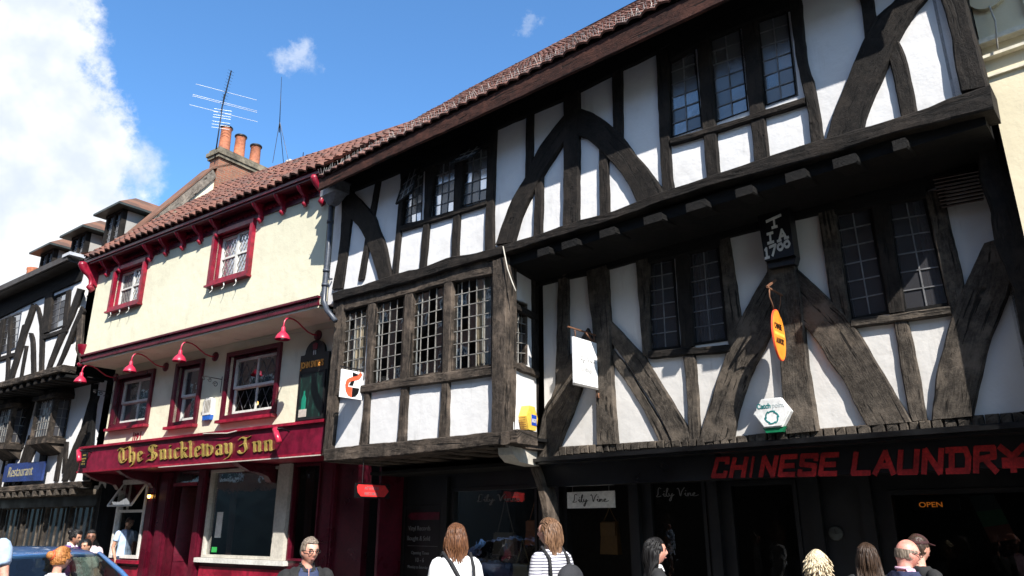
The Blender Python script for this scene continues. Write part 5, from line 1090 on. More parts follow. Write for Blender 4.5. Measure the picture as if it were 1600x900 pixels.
m.build('iron_bracket', simple('rusty_iron', (.16, .07, .035), .8), t)
M_grey = simple('grey_print', (.30, .30, .30), .6)
m = MB(); script('Lily Vine', lambda a, b, o: HS.L(x0 + .05 + a * .42, 3.74 + b * .042, .012 + o), .09, m); m.build('lettering', M_grey, b_)
textmesh('Handbags', HS, x0 + .12, 3.60, .085, .012, 'lettering', M_grey, b_, .003, sx=.80)
t = thing('hanging_sign', 'white hanging sign with a curled orange and black emblem beside the bay window', 'hanging sign', BIG.L(1.38, 4.1, 0)); HS = BIG.side(1.32)
x0, x1, z0, z1 = -.41, .0, 3.60, 4.03
m = MB(); m.box(HS, x0, x1, z0, z1, -.012, .012); b_ = m.build('board', MATS['white_sign_board'], t)
m = MB(); m.bar(HS.L(-.44, 4.07, 0), HS.L(.03, 4.07, 0), .016); m.tube([HS.L(-.36, 4.07, 0), HS.L(-.36, 4.03, 0)], .006); m.tube([HS.L(-.05, 4.07, 0), HS.L(-.05, 4.03, 0)], .006); m.bar(HS.L(.02, 3.95, 0), HS.L(.02, 4.14, 0), .02); m.build('iron_bracket', M_iron, t)
M_or = simple('orange_red_print', (.78, .10, .04), .5); fq = lambda x, y, o=.012: HS.L(x0 + (x1 - x0) * x, z0 + (z1 - z0) * y, o)
def poly(m, pts, o0, o1): m.prism(HS, [(x0 + (x1 - x0) * x, z0 + (z1 - z0) * y) for x, y in pts], o0, o1)
m = MB(); poly(m, [(.5, .95), (.78, .90), (.74, .78), (.62, .66), (.55, .45), (.36, .45), (.52, .7)], .012, .014); poly(m, [(.53, .04), (.53, .40), (.86, .40), (.82, .22), (.70, .08)], .012, .014); m.build('emblem_black', M_black, b_)
m = MB(); line_strokes([[(.88, .93), (.76, .78), (.5, .70), (.32, .60), (.27, .45)]], fq_ := (lambda x, y, o: HS.L(x0 + (x1 - x0) * x, z0 + (z1 - z0) * y, .0145 + o)), .14, 0, .002, m); poly(m, [(.52, .04), (.52, .40), (.20, .40), (.24, .22), (.36, .08)], .0145, .0165); m.build('emblem_orange', M_or, b_)
t = thing('hanging_sign', 'tilted orange oval hanging sign with dark lettering on the dated post', 'hanging sign', BIG.L(7.8, 4.2, BO)); HS = BIG.side(7.76)
cx, cz = .53, 3.665
m = MB(); el = [(cx + .15 * math.cos(q * math.pi / 18), cz + .27 * math.sin(q * math.pi / 18)) for q in range(36)]; m.prism(HS, el, -.012, .012); b_ = m.build('board', simple('orange_board', (.85, .28, .03), .45), t)
m = MB(); m.prism(HS, [(cx + (x - cx) * 1.04, cz + (z - cz) * 1.04) for x, z in el], -.009, .009); m.build('rim', M_or, t)
textmesh('CHINESE', HS, cx - .115, cz + .06, .085, .012, 'lettering', M_black, b_, .003, sx=.56, bold=.003); textmesh('LAUNDRY', HS, cx - .115, cz - .10, .085, .012, 'lettering', M_black, b_, .003, sx=.54, bold=.003)
m = MB(); m.box(HS, cx - .13, cx + .13, cz - .012, cz + .022, .012, .0135); m.build('yellow_band', M_yel, b_)
m = MB(); m.bar(HS.L(.36, 4.16, 0), HS.L(.82, 4.16, 0), .016); m.bar(HS.L(.36, 4.16, 0), HS.L(.62, 4.30, 0), .02); m.tube([HS.L(.42, 4.15, 0), HS.L(.40, 4.06, 0), HS.L(.45, 4.0, 0), HS.L(.48, 3.94, 0)], .008); m.tube([HS.L(.72, 4.15, 0), HS.L(.68, 4.04, 0), HS.L(.60, 3.94, 0)], .006); m.build('iron_bracket', MATS['rusty_iron'], t)
# white board over the bag shop door
def flatboard(name, s0, s1, z0, z1, o, mat, label, cat): m = MB(); m.box(BIG, s0, s1, z0, z1, o, o + .02); return tag(m.build(name, mat), label, cat)
b_ = thing('shop_sign', 'small white oblong sign with black script over the bag shop door', 'sign', BIG.L(4.45, 2.0, GO + .12)); m = MB(); m.box(BIG, 4.06, 4.86, 1.97, 2.19, GO + .10, GO + .12); o = m.build('board', MATS['white_sign_board'], b_)
m = MB(); script('Lily Vine', lambda a, b, q: BIG.L(4.15 + a * .60, 2.05 + b * .072, GO + .12 + q), .09, m, .004); m.build('lettering', M_black, o)
m = MB(); [m.bar(BIG.L(a, 2.19, GO + .11), BIG.L(a, 2.55, GO + .11), .006) for a in (4.15, 4.77)]; m.build('wires', M_steel, b_)
M_dimtext = simple('dim_grey_lettering', (.16, .16, .165), .6)
for a, w in ((2.14, .85), (5.42, .6)):
    m = MB(); script('Lily Vine', lambda x, b, q: BIG.L(a + x * w, 2.10 + b * .075, GO - .018 + q), .10, m, .003); m.build('lettering', M_dimtext, big)
# record shop board in its window
t = thing('notice_board', 'black record shop board with red arrow strip and grey opening times', 'notice board', BIG.L(.9, .4, GO)); m = MB(); m.box(BIG, .50, 1.34, .34, 2.02, GO + .003, GO + .022); o = m.build('board', M_black, t)
oz = GO + .022
m = MB(); m.prism(BIG, [(.53, 1.89), (.62, 1.95), (1.33, 1.95), (1.33, 1.83), (.62, 1.83)], oz, oz + .004); m.build('arrow_strip', M_maroon, o)
for tx, z, s_, x in (('Vinyl Records', 1.66, .105, .56), ('Bought & Sold', 1.50, .105, .54), ('Opening Times', 1.28, .075, .66), ('10 - 6', 1.16, .10, .76), ('Monday to Saturday', 1.06, .065, .58), ('f', .84, .14, .56), ('Open', .84, .14, .76)): textmesh(tx, BIG, x, z, s_, oz, 'lettering', M_dimtext, o, .003, sx=.95)
m = MB(); m.box(BIG, .56, 1.3, 1.41, 1.415, oz, oz + .003); m.build('rule', M_dimtext, o)
t = thing('hanging_sign', 'small red arrow sign hanging under the jetty beams by the inn', 'hanging sign', BIG.L(1.5, 2.3, -.6)); HS = BIG.side(1.5)
m = MB(); m.prism(HS, [(-.15, 2.13), (.50, 2.13), (.50, 2.34), (-.15, 2.34)], -.01, .01); o = m.build('board', M_black, t)
m = MB(); m.prism(HS, [(-.12, 2.28), (-.10, 2.32), (.40, 2.32), (.48, 2.235), (.40, 2.15), (-.04, 2.15), (-.10, 2.20)], .01, .014); m.build('arrow', simple('bright_red_print', (.65, .03, .03), .5), o)
for tx, z in (('ATTITUDE', 2.25), ('RECORDS', 2.17)): textmesh(tx, HS, .02, z, .06, .014, 'lettering', M_dimtext, o, .003, sx=.95)
m = MB(); [m.bar(HS.L(a, 2.34, 0), HS.L(a, 2.75, 0), .007) for a in (-.02, .33)]; m.build('hanger', M_iron, t)
# laundry shop: lit open sign, clock, coloured posters
t = thing('lit_sign', 'small glowing amber sign inside the laundry window', 'lit sign', BIG.L(8.7, 1.9, GO - .3)); m = MB(); m.box(BIG, 8.42, 8.86, 1.90, 2.02, GO - .35, GO - .33); o = m.build('panel', M_black, t); textmesh('OPEN', BIG, 8.47, 1.93, .075, GO - .33, 'lettering', emit('amber_tube', (1, .28, .03), .16), o, .004, sx=1.2)
t = thing('clock', 'small pale round clock in the laundry doorway', 'clock', BIG.L(7.7, 1.65, GO)); m = MB(); m.lathe(BIG.L(7.68, 1.66, GO + .001), [(.0, .0), (.075, 0), (.075, .03), (.065, .034), (0, .034)], 24, BIG.n); m.build('case', simple('dull_clock_face', (.06, .065, .06), .6), t); m = MB(); m.box(BIG, 7.677, 7.683, 1.66, 1.71, GO + .036, GO + .038); m.box(BIG, 7.68, 7.715, 1.657, 1.663, GO + .036, GO + .038); m.build('hands', M_black, t)
m = MB(); Q = [(9.00, 2.02), (9.22, 2.04), (9.34, 1.62), (9.12, 1.58)]
t = thing('poster', 'tilted green and red poster in the laundry window', 'poster', BIG.L(9.2, 1.6, GO - .05))
for k, c in enumerate(((.006, .02, .022), (.006, .06, .025), (.08, .02, .012))):
    m = MB(); m.prism(BIG, [blerp(Q, 0, k / 3), blerp(Q, 1, k / 3), blerp(Q, 1, (k + 1) / 3), blerp(Q, 0, (k + 1) / 3)], GO - .10, GO - .095); m.build('colour_field', simple('poster_%d' % k, c, .7), t)
t = thing('banner', 'narrow red vertical banner at the right edge of the laundry window', 'banner', BIG.L(9.6, 1.5, GO - .1)); m = MB(); m.box(BIG, 9.50, 9.72, .9, 2.05, GO - .12, GO - .11); m.build('cloth', M_maroon, t); m = MB(); m.bar(BIG.L(9.48, 2.06, GO - .115), BIG.L(9.74, 2.06, GO - .115), .02); m.build('rod', M_iron, t)
# handbags in the bag shop window
def bag(a, z, w, h, o, mat, label, strap):
    t = thing('handbag', label, 'handbag', BIG.L(a, z, o), 'handbags hanging in the shop window'); m = MB()
    m.hexa([BIG.L(a - w / 2, z, o - .06), BIG.L(a + w / 2, z, o - .06), BIG.L(a + w * .44, z + h, o - .02), BIG.L(a - w * .44, z + h, o - .02), BIG.L(a - w / 2, z, o + .06), BIG.L(a + w / 2, z, o + .06), BIG.L(a + w * .44, z + h, o + .02), BIG.L(a - w * .44, z + h, o + .02)])
    b = m.build('bag_body', mat, t); m = MB(); m.box(BIG, a - w * .42, a + w * .42, z + h * .55, z + h * .96, o + .045, o + .065); m.build('flap', mat, t)
    m = MB(); m.tube([BIG.L(a - w * .36, z + h, o), BIG.L(a - w * .12, z + h + strap * .6, o), BIG.L(a, z + h + strap, o), BIG.L(a + w * .12, z + h + strap * .6, o), BIG.L(a + w * .36, z + h, o)], .008); m.build('strap', mat, t); return t
bag(2.55, 1.30, .46, .34, GO - .25, simple('stone_leather', (.20, .17, .14), .6), 'stone grey handbag hanging in the shop window, left of the tan one', .55)
bag(3.20, 1.46, .42, .36, GO - .25, simple('tan_leather', (.36, .14, .07), .6), 'tan leather handbag hanging highest in the shop window', .42)
bag(2.95, .98, .34, .22, GO - .20, simple('olive_leather', (.22, .20, .10), .6), 'small olive handbag hanging lowest in the shop window', .34)
bag(4.35, 1.35, .3, .45, GO - .5, simple('ochre_leather', (.10, .055, .015), .6), 'ochre handbag seen through the open bag shop door', .2)
# restaurant sign on the left house
t = thing('shop_sign', 'faded blue restaurant sign board on the house left of the inn', 'sign', LEF.L(-1.8, 3, LO)); m = MB(); m.prism(LEF, [(-4.5, 2.86), (-2.0, 2.82), (-2.0, 3.30), (-4.5, 3.34)], LO + .12, LO + .17); b_ = m.build('board', simple('royal_blue_paint', (.013, .035, .15), .5, vary=.3), t)
textmesh('Restaurant', LEF, -4.2, 2.98, .38, LO + .17, 'lettering', simple('dull_gilt_lettering', (.30, .27, .16), .6), b_, .006, sx=.95)
# aerials
t = thing('tv_aerial', 'large many armed television aerial strapped to the chimney stack', 'aerial', GP.L(2.75, 12.2, .02)); A = GP.L(2.72, 12.0, .0); top = GP.L(2.72, 14.15, .03)
m = MB(); m.tube([A, top], [.022, .014]); m.build('mast', M_iron, t)
m = MB(); bd_ = (PUB.d * .62 - PUB.n * .75).normalized(); up = Vector((0, 0, 1)); b0 = GP.L(2.72, 13.75, .02); b1 = b0 + Vector((0, 0, 1.15)) + PUB.d * .22; m.bar(b0 - (b1 - b0) * .15, b1, .028)
for k in range(12): q = b0.lerp(b1, .05 + k * .085); m.bar(q - PUB.n * .1, q + PUB.n * .1, .006); 
m.build('boom', M_iron, t)
m = MB()
for z, w in ((14.25, .95), (13.88, 1.0), (13.83, 1.0), (13.52, 1.05)): c_ = GP.L(2.72, z, .02); e = (PUB.d * .42 - PUB.n * .9).normalized(); m.bar(c_ - e * w * .85, c_ + e * w, .010)
for z in (13.62, 13.52, 13.42, 13.34, 13.2, 13.1, 13.0): c_ = GP.L(2.72, z, .02); e = (PUB.d * .6 - PUB.n * .8).normalized(); m.bar(c_ - e * .22, c_ + e * .28, .010)
m.build('elements', simple('dull_aluminium', (.30, .32, .35), .45, .5), t)
t = thing('whip_mast', 'tall thin radio mast on a tripod behind the ridge', 'mast', GP.L(4.4, 12, .3)); c_ = atp = PUB.side(.3)
m = MB(); base = c_.at(434, 262); tp = c_.at(440, 120); md = base.lerp(tp, .5); m.tube([md - (tp - base) * .12, tp], [.016, .006]); m.build('whip', M_iron, t)
m = MB()
for dx, dy in ((-.06, .3), (.14, -.3), (.28, .25)): m.bar(md, base + PUB.d * dx - PUB.n * dy, .014)
m.bar(base + PUB.d * -.2, base + PUB.d * .35, .02); m.build('tripod', M_iron, t)
m = MB(); q = c_.at(446, 256); m.box(Plane(q, PUB.d, PUB.n), -.02, .2, -.05, .12, -.1, .0); m.build('bracket_plate', M_wpaint, t)
m = MB(); q0 = PUB.side(2.).at(473, 252); q1 = PUB.side(2.).at(474, 238); m.tube([q0 - Vector((0, 0, .6)), q1], [.03, .012]); tag(m.build('roof_spike', M_iron), 'short dark spike standing behind the pantiled ridge', 'aerial')
# lamps glowing inside the inn
for a, z, o, lb in ((5.35, 2.42, PG - .55, 'glowing amber bulb behind the wide inn window'), (7.0, 2.40, PG - .55, 'glowing amber bulb behind the narrow right inn window'), (1.62, 2.36, PG + .12, 'glowing amber bulb on the pilaster right of the sash window'), (5.05, 4.15, PO - .5, 'glowing amber bulb behind the wide first floor inn window')):
    t = thing('pendant_lamp' if o < PG + .1 else 'wall_lamp', lb, 'lamp', PUB.L(a, z, o), 'small glowing lamps of the inn'); m = MB(); m.tube([PUB.L(a, z + .06, o), PUB.L(a, z + (.3 if o < PG + .1 else .1), o)], .008); m.lathe(PUB.L(a, z + .03, o), [(.03, 0), (.022, .04), (.01, .05)], 10); m.build('holder', M_iron, t)
    m = MB(); m.ball(PUB.L(a, z, o), .038, 12, 8, (1, 1, 1.3)); m.build('bulb', MATS.get('amber_bulb') or emit('amber_bulb', (1, .50, .12), 5.), t)

m = MB(); m.tube([PUB.L(3.1, 3.50, PO + .3), PUB.L(4.2, 3.475, PO + .32), PUB.L(4.9, 3.44, PO + .47), PUB.L(5.6, 3.40, PO + .47), PUB.L(6.2, 3.47, PO + .4), PUB.L(6.9, 3.50, PO + .1)], .012, 6); m.tube([PUB.L(5.2, 5.33, PO + .3), PUB.L(5.3, 5.30, PO + .05), PUB.L(6.7, 5.28, PO + .03), PUB.L(8.1, 5.2, PO + .03)], .006, 5); m.build('cable', M_ivory, inn)

# ================================================================== car
def make_car():
    t = thing('parked_car', 'metallic blue car parked at the kerb in front of the houses', 'car', (0, 0, 0))
    blue = simple('metallic_blue', (.075, .18, .40), .3, .35, vary=.05, coat=.8); tyre = simple('tyre_rubber', (.015, .015, .015), .9); alloy = simple('alloy', (.4, .4, .42), .3, .9); blk = simple('black_trim', (.015, .015, .016), .5); cg = glass_mat('car_glass', (.35, .42, .38), .04, .8, .01, .1)
    st = [(-2.12, .62, .45, .62), (-2.08, .74, .30, .82), (-1.9, .82, .22, .95), (-1.4, .87, .20, .97), (-.7, .88, .20, .95), (0, .88, .20, .93), (.7, .88, .20, .92), (1.15, .87, .20, .90), (1.6, .84, .20, .82), (1.95, .76, .24, .72), (2.12, .60, .32, .60), (2.16, .50, .42, .52)]
    rings = []
    for x, w, zb, zt in st:
        m_ = (zb + zt) / 2
        rings.append([Vector((x, a * w, z)) for a, z in ((-.80, zb), (-.97, zb + .10), (-1., m_), (-.99, zt - .06), (-.90, zt), (-.45, zt + .035), (0, zt + .045), (.45, zt + .035), (.90, zt), (.99, zt - .06), (1., m_), (.97, zb + .10), (.80, zb), (0, zb - .01))])
    m = MB(); m.loftrings(rings, True, True); b = m.build('body', blue, t)
    md = b.modifiers.new('s', 'SUBSURF'); md.levels = 1; md.render_levels = 2
    m = MB(); rr = []
    for x, w, z in ((-1.62, .50, 1.34), (-1.50, .56, 1.40), (-1.1, .60, 1.445), (-.5, .62, 1.46), (.05, .60, 1.445), (.38, .56, 1.40), (.46, .53, 1.37)):
        rr.append([Vector((x, a * w, z - d)) for a, d in ((-1.06, .045), (-1.0, .01), (-.6, -.015), (0, -.025), (.6, -.015), (1.0, .01), (1.06, .045), (.6, .03), (0, .025), (-.6, .03))])
    m.loftrings(rr, True, True); r_ = m.build('roof', blue, t); md = r_.modifiers.new('s', 'SUBSURF'); md.levels = 1; md.render_levels = 2
    for s in (-1, 1):
        B = [(-1.98, .74, .94), (-.62, .84, .94), (-.52, .84, .94), (.55, .83, .92), (1.22, .78, .90)]; T_ = [(-1.56, .57, 1.37), (-.62, .63, 1.42), (-.54, .63, 1.42), (.30, .60, 1.40), (.40, .575, 1.385)]
        V = lambda p: Vector((p[0], s * p[1], p[2])); m = MB()
        m.bar(V(B[4]), V(T_[4]), .06, .05); m.bar(V(B[1]) + Vector((.05, 0, 0)), V(T_[1]) + Vector((.04, 0, 0)), .07, .04); m.bar(V(B[0]), V(T_[0]), .13, .05); m.build('pillars', blue, t) if False else None
        for k, w, mt in ((4, .065, blue), (1, .075, blk), (0, .14, blue)):
            m = MB(); m.tube([V(B[k]), V(B[k]).lerp(V(T_[k]), .5) + Vector((.02 * (k == 4), s * .02, .012)), V(T_[k])], w / 2, 8); m.build('pillar', mt, t)
        for a, c in ((0, 1), (2, 4)):
            m = MB(); q = [V(B[a]) + Vector((.06 if a == 0 else 0, 0, 0)), V(B[c]), V(T_[c]), V(T_[a])]; m.add([p - Vector((0, s * .012, 0)) for p in q], [(0, 1, 2, 3)]); w_ = m.build('side_window', cg, t)
        m = MB(); m.tube([Vector((-1.95, s * .80, .955)), Vector((0, s * .865, .945)), Vector((1.2, s * .82, .915))], .014, 6); m.build('window_trim', blk, t)
        for xw in (-1.32, 1.32):
            m = MB(); m.lathe((xw, s * .90, .32), [(.20, -.10), (.31, -.10), (.32, -.05), (.32, .05), (.31, .09), (.20, .09)], 28, Vector((0, 1, 0))); w = m.build('wheel', tyre, t)
            m = MB(); m.lathe((xw, s * .92, .32), [(0, 0), (.06, .0), (.19, -.01), (.205, .01)], 20, Vector((0, s, 0)));
            for k in range(5): a = k * 1.2566; m.bar((xw, s * .935, .32), (xw + .19 * math.cos(a), s * .925, .32 + .19 * math.sin(a)), .05, .02)
            m.build('rim', alloy, w)
            m = MB(); m.tube([Vector((xw + .37 * math.cos(q * math.pi / 12), s * .875, .33 + .37 * math.sin(q * math.pi / 12))) for q in range(13)], .022, 6); m.build('wheel_arch', blk, t)
        m = MB(); m.ball((1.0, s * .98, .99), .1, 12, 8, (.7, .9, .65)); m.bar((1.02, s * .84, .95), (1.0, s * .93, .97), .04); m.build('wing_mirror', blue, t)
        m = MB(); m.ball((2.02, s * .58, .64), .13, 12, 8, (.7, 1.1, .55)); m.build('headlight', M_steel, t)
        m = MB(); m.ball((-2.03, s * .66, .80), .11, 10, 7, (.5, .8, 1.1)); m.build('tail_light', M_red, t)
        m = MB(); m.bar((-.15, s * .886, .80), (.02, s * .886, .80), .03, .02); d_ = m.build('door_handle', blk, t)
    m = MB(); m.add([(1.24, -.74, .91), (1.24, .74, .91), (.44, .55, 1.385), (.44, -.55, 1.385), (1.30, 0, .92), (.49, 0, 1.40)], [(0, 4, 5, 3), (4, 1, 2, 5)], smooth=True); m.build('windscreen', cg, t)
    m = MB(); m.add([(-2.02, -.70, .95), (-2.02, .70, .95), (-1.60, .53, 1.36), (-1.60, -.53, 1.36)], [(0, 1, 2, 3)]); m.build('rear_window', cg, t)
    for s in (-1, 1):
        for x in (.05, -.9):
            m = MB(); m.ball((x - .22, s * .36, .86), .26, 12, 8, (.35, .85, 1.1)); m.ball((x - .26, s * .36, 1.20), .11, 10, 7, (.5, 1.1, .9)); m.ball((x, s * .36, .55), .26, 12, 8, (1., .9, .4)); m.build('seat', simple('olive_seat', (.13, .14, .10), .8), t)
    m = MB(); m.lathe((.62, -.36, .90), [(.165, 0), (.18, .012), (.195, 0), (.18, -.012), (.165, 0)], 20, Vector((-.85, 0, .5))); m.build('steering_wheel', blk, t)
    m = MB(); m.bar((.42, -.12, 1.31), (.42, .12, 1.31), .05, .07); m.build('rear_view_mirror', blk, t)
    m = MB(); m.bar((2.17, -.45, .42), (2.17, .45, .42), .03, .14); m.build('grille', blk, t)
    t.location = PUB.L(7.15, 0, 3.35); t.rotation_euler = (0, 0, math.atan2(PUB.d.y, PUB.d.x)); return t
car = make_car()

# ================================================================== people
def skin_mat(name, c):
    m, t, b = newmat(name); tc = t.new('ShaderNodeTexCoord'); n = t.noise(tc.outputs['Object'], 14, 3, .5)
    t.put(b, 'Base Color', t.mix(t.ramp(n.outputs[0], .4, .65), c4(c), c4((c[0] * .95, c[1] * .72, c[2] * .68)))); b.inputs['Roughness'].default_value = .5
    b.inputs['Subsurface Weight'].default_value = .15; b.inputs['Subsurface Radius'].default_value = (.01, .004, .002); return m
def hair_mat(name, c, c2):
    m, t, b = newmat(name); tc = t.new('ShaderNodeTexCoord'); n = t.noise(t.vmath('MULTIPLY', tc.outputs['Object'], (90, 90, 9)), 1.6, 4, .6)
    t.put(b, 'Base Color', t.mix(t.ramp(n.outputs[0], .38, .62), c4(c), c4(c2))); b.inputs['Roughness'].default_value = .45; b.inputs['Specular IOR Level'].default_value = .3; t.put(b, 'Normal', t.bump(n.outputs[0], .5, .004)); return m
SK = {'fair': skin_mat('fair_skin', (.58, .34, .26)), 'tan': skin_mat('tan_skin', (.46, .27, .18)), 'brown': skin_mat('brown_skin', (.24, .13, .085)), 'ruddy': skin_mat('ruddy_skin', (.60, .30, .24))}
def cloth(name, c, stripes=None):
    m, t, b = newmat(name); tc = t.new('ShaderNodeTexCoord'); P = tc.outputs['Object']; n = t.noise(P, 7, 3, .5); f = t.noise(P, 150, 2, .5)
    col = c4(c)
    if stripes:
        sp = t.new('ShaderNodeSeparateXYZ'); t.put(sp, 0, P); w = t.math('SINE', t.math('MULTIPLY', sp.outputs[2], 2 * math.pi / .026)); col = t.mix(t.ramp(w, .25, .5), c4(c), c4(stripes))
    t.put(b, 'Base Color', t.mix(t.ramp(n.outputs[0], .35, .7, 0, .25), col, (.02, .02, .02, 1))); b.inputs['Roughness'].default_value = .85
    t.put(b, 'Normal', t.bump(t.math('ADD', t.math('MULTIPLY', n.outputs[0], 2.), t.math('MULTIPLY', f.outputs[0], .1)), .6, .02)); return m
def person(label, px, py, Y, yaw, H=None, gz=0., head=0., nod=0., skin='fair', hair='short', hm=None, top=None, open_jacket=None, female=False, glasses=False, cap=None, leg=None, arm=0., collar=None, lean=0.):
    r = ray(px, py); X = r.x / r.y * Y; zt = CZ + r.z / r.y * Y
    H = (zt - gz) / 1.01; k = H / 1.7
    t = thing('person', label, 'person', (0, 0, 0)); sk = SK[skin]; sw = (.170 if female else .195) * k
    def remesh(o, v, sm=4):
        a = o.modifiers.new('r', 'REMESH'); a.mode = 'VOXEL'; a.voxel_size = v; a.use_smooth_shade = True
        b = o.modifiers.new('s', 'SMOOTH'); b.factor = .5; b.iterations = sm
    def ell(z, w, d, y=0., n=18): return [Vector((w * math.cos(2 * math.pi * i / n), y + d * math.sin(2 * math.pi * i / n), z)) for i in range(n)]
    HC = Vector((0, .012 * k, H - .118 * k)); hr = Matrix.Translation(Vector((0, -.01 * k, H - .22 * k))) @ Matrix.Rotation(R(head), 4, 'Z') @ Matrix.Rotation(R(-nod), 4, 'X') @ Matrix.Translation(-Vector((0, -.01 * k, H - .22 * k)))
    def headpt(u, v, sc=1.):      # u azimuth from +Y (front) towards +X, v elevation
        cu, su, cv, sv = math.cos(u), math.sin(u), math.cos(v), math.sin(v)
        x = .079 * su * cv; y = .096 * cu * cv; z = .116 * sv
        lowf = max(0, -sv); x *= 1 - .26 * lowf ** 1.3; y -= .0 if cu > 0 else .012 * lowf * abs(cu); 
        if cu > 0: y -= .012 * lowf * cu * cv
        if sc == 1.:
            ax = x / .014; g = lambda zc, wz, wx=1.: math.exp(-((z - zc) / wz) ** 2 - (ax / wx) ** 2) * max(0, cu)
            y += .026 * g(-.026, .017, .85) + .014 * g(-.004, .016, .6) + .006 * g(.026, .014, 3.2) + .007 * g(-.064, .010, 1.8) + .012 * g(-.098, .018, 1.6)
            for s in (-1, 1): y -= .011 * math.exp(-((z - .004) / .013) ** 2 - ((x - s * .032) / .017) ** 2) * max(0, cu)
        return Vector((x * sc, y * sc, z * sc)) * k
    def hp(p): return hr @ (HC + p)
    m = MB(); n = 40; m2 = 30
    m.loftrings([[hp(headpt(2 * math.pi * i / n, -math.pi / 2 + math.pi * j / m2)) for i in range(n)] for j in range(m2 + 1)])
    for s in (-1, 1): m.ball(hp(Vector((s * .077, -.004, -.012)) * k), .026 * k, 12, 8, (.35, .75, 1.15))
    nb = Vector((0, -.018 * k, H - .30 * k)); m.tube([nb, hp(Vector((0, -.022, -.075)) * k), hp(Vector((0, -.015, -.03)) * k)], [.062 * k if not female else .05 * k, .054 * k if not female else .045 * k, .05 * k], 16)
    prof = [(.47, .155, .105), (.52, .165, .11), (.60, .135, .095), (.68, .145, .10), (.76, .165 if female else .18, .105), (.80, sw / k * .98, .085), (.825, sw / k * .72, .07), (.84, .07, .055)]
    m.loftrings([ell(z * H, w * k * .93, d * k * .93, -.015 * k) for z, w, d in prof], True, True)
    AR = []
    for s in (-1, 1):
        sh = Vector((s * sw * .98, -.015 * k, .805 * H)); el_ = Vector((s * (sw + .055 * k), (-.04 + .02 * arm) * k, .635 * H)); wr = Vector((s * (sw + .03 * k), (.05 + .16 * arm) * k, (.50 + .10 * arm) * H)); AR.append((sh, el_, wr))
        m.tube([sh - Vector((s * .04, 0, -.01)), sh, sh.lerp(el_, .5), el_, el_.lerp(wr, .4), wr], [v * k for v in (.036, .042, .039, .034, .034, .025)], 12)
        d = (wr - el_).normalized(); sd = Vector((s, 0, 0)); fr = Vector((0, 1, 0)); pc = wr + d * .05 * k
        m.tube([wr, pc, wr + d * .09 * k], [.024 * k, .03 * k, .028 * k], 10, sx=.7)
        for q, l in enumerate((.075, .085, .08, .062)):
            b0 = wr + d * .085 * k + fr * (.027 - q * .018) * k; m.tube([b0, b0 + d * l * .5 * k, b0 + d * l * .9 * k - sd * .015 * k], [.009 * k, .0085 * k, .0065 * k], 7)
        m.tube([wr + d * .03 * k + fr * .02 * k, wr + d * .055 * k + fr * .05 * k, wr + d * .09 * k + fr * .055 * k], [.012 * k, .0105 * k, .008 * k], 7)
        hpz = Vector((s * .085 * k, -.01 * k, .50 * H)); kn = Vector((s * .095 * k, .015 * k + s * .06 * k, .275 * H)); an = Vector((s * .09 * k, -.03 * k + s * .10 * k, .05 * H))
        m.tube([hpz, kn, kn.lerp(an, .4), an], [v * k for v in (.085, .055, .055, .036)], 12); m.tube([an, an + Vector((0, .10, -.05)) * k, an + Vector((0, .17, -.06)) * k], [.036 * k, .035 * k, .025 * k], 10)
    body = m.build('body', sk, t); remesh(body, .0085)
    # face details
    m = MB(); [m.ball(hp(Vector((s * .032, .0795, .003)) * k), .0115 * k, 10, 6, (1.1, .6, .7)) for s in (-1, 1)]; m.build('eyes', simple('eye_brown', (.03, .02, .015), .2) if 'eye_brown' not in MATS else MATS['eye_brown'], t)
    m = MB(); hmm = hm or MATS.get('grey_hair')
    for s in (-1, 1): m.tube([hp(Vector((s * .016, .093, .022)) * k), hp(Vector((s * .034, .0905, .028)) * k), hp(Vector((s * .052, .078, .022)) * k)], [.004 * k, .0045 * k, .002 * k], 6)
    if hair != 'bald': m.build('eyebrows', hmm, t)
    m = MB(); m.tube([hp(Vector((-.022, .080, -.063)) * k), hp(Vector((0, .0915, -.0615)) * k), hp(Vector((.022, .080, -.063)) * k)], [.002 * k, .0055 * k, .002 * k], 8); m.build('lips', MATS.get('lips') or simple('lips', (.36, .15, .13), .5), t)
    # hair
    def ray_out(p, sc):    # keep a point outside the skull
        q = Vector((p.x / .076, p.y / .096, p.z / .116)) / k; l = q.length
        return p if l > sc else p * (sc / max(l, 1e-3))
    if hair != 'bald' or hm:
        m = MB(); st = []
        rng = random.Random(sum(map(ord, label)))
        line = {'short': (.64, -.35), 'long': (.60, -.55), 'half': (.60, -.55), 'wavy': (.55, -.55), 'updo': (.60, -.45), 'ring': (2, -.35), 'bald': (2, -.35)}[hair]
        def inhair(u, v):
            c = math.cos(u); lim = line[0] if c > .55 else ((.12 if hair in ('short', 'ring') else -.02) if c > .1 else line[1])
            if hair in ('ring', 'bald') and v > .25: return False
            return v > lim if c > .1 or True else True
        vs = []; fs = []; nn, mm_ = (90, 60) if hair in ('short', 'ring') else (44, 26)
        vol = {'short': 1.07, 'long': 1.05, 'half': 1.04, 'wavy': 1.16, 'updo': 1.10, 'ring': 1.03, 'bald': 1.03}[hair]
        for j in range(mm_ + 1):
            for i in range(nn):
                u = 2 * math.pi * i / nn; v = -math.pi / 2 + math.pi * j / mm_; p = headpt(u, v, vol); p *= 1 + .025 * noise.noise(p * 30 / k) + (.02 if math.cos(u) < 0 else 0)
                if hair in ('short', 'ring'): p *= 1 + .035 * noise.noise(Vector((p.x * 55, p.y * 55, p.z * 20)) / k) + .03 * noise.noise(Vector((p.x * 110, p.y * 110, p.z * 45)) / k) + (.03 if hair == 'short' and v > .5 else 0)
                vs.append(hp(p))
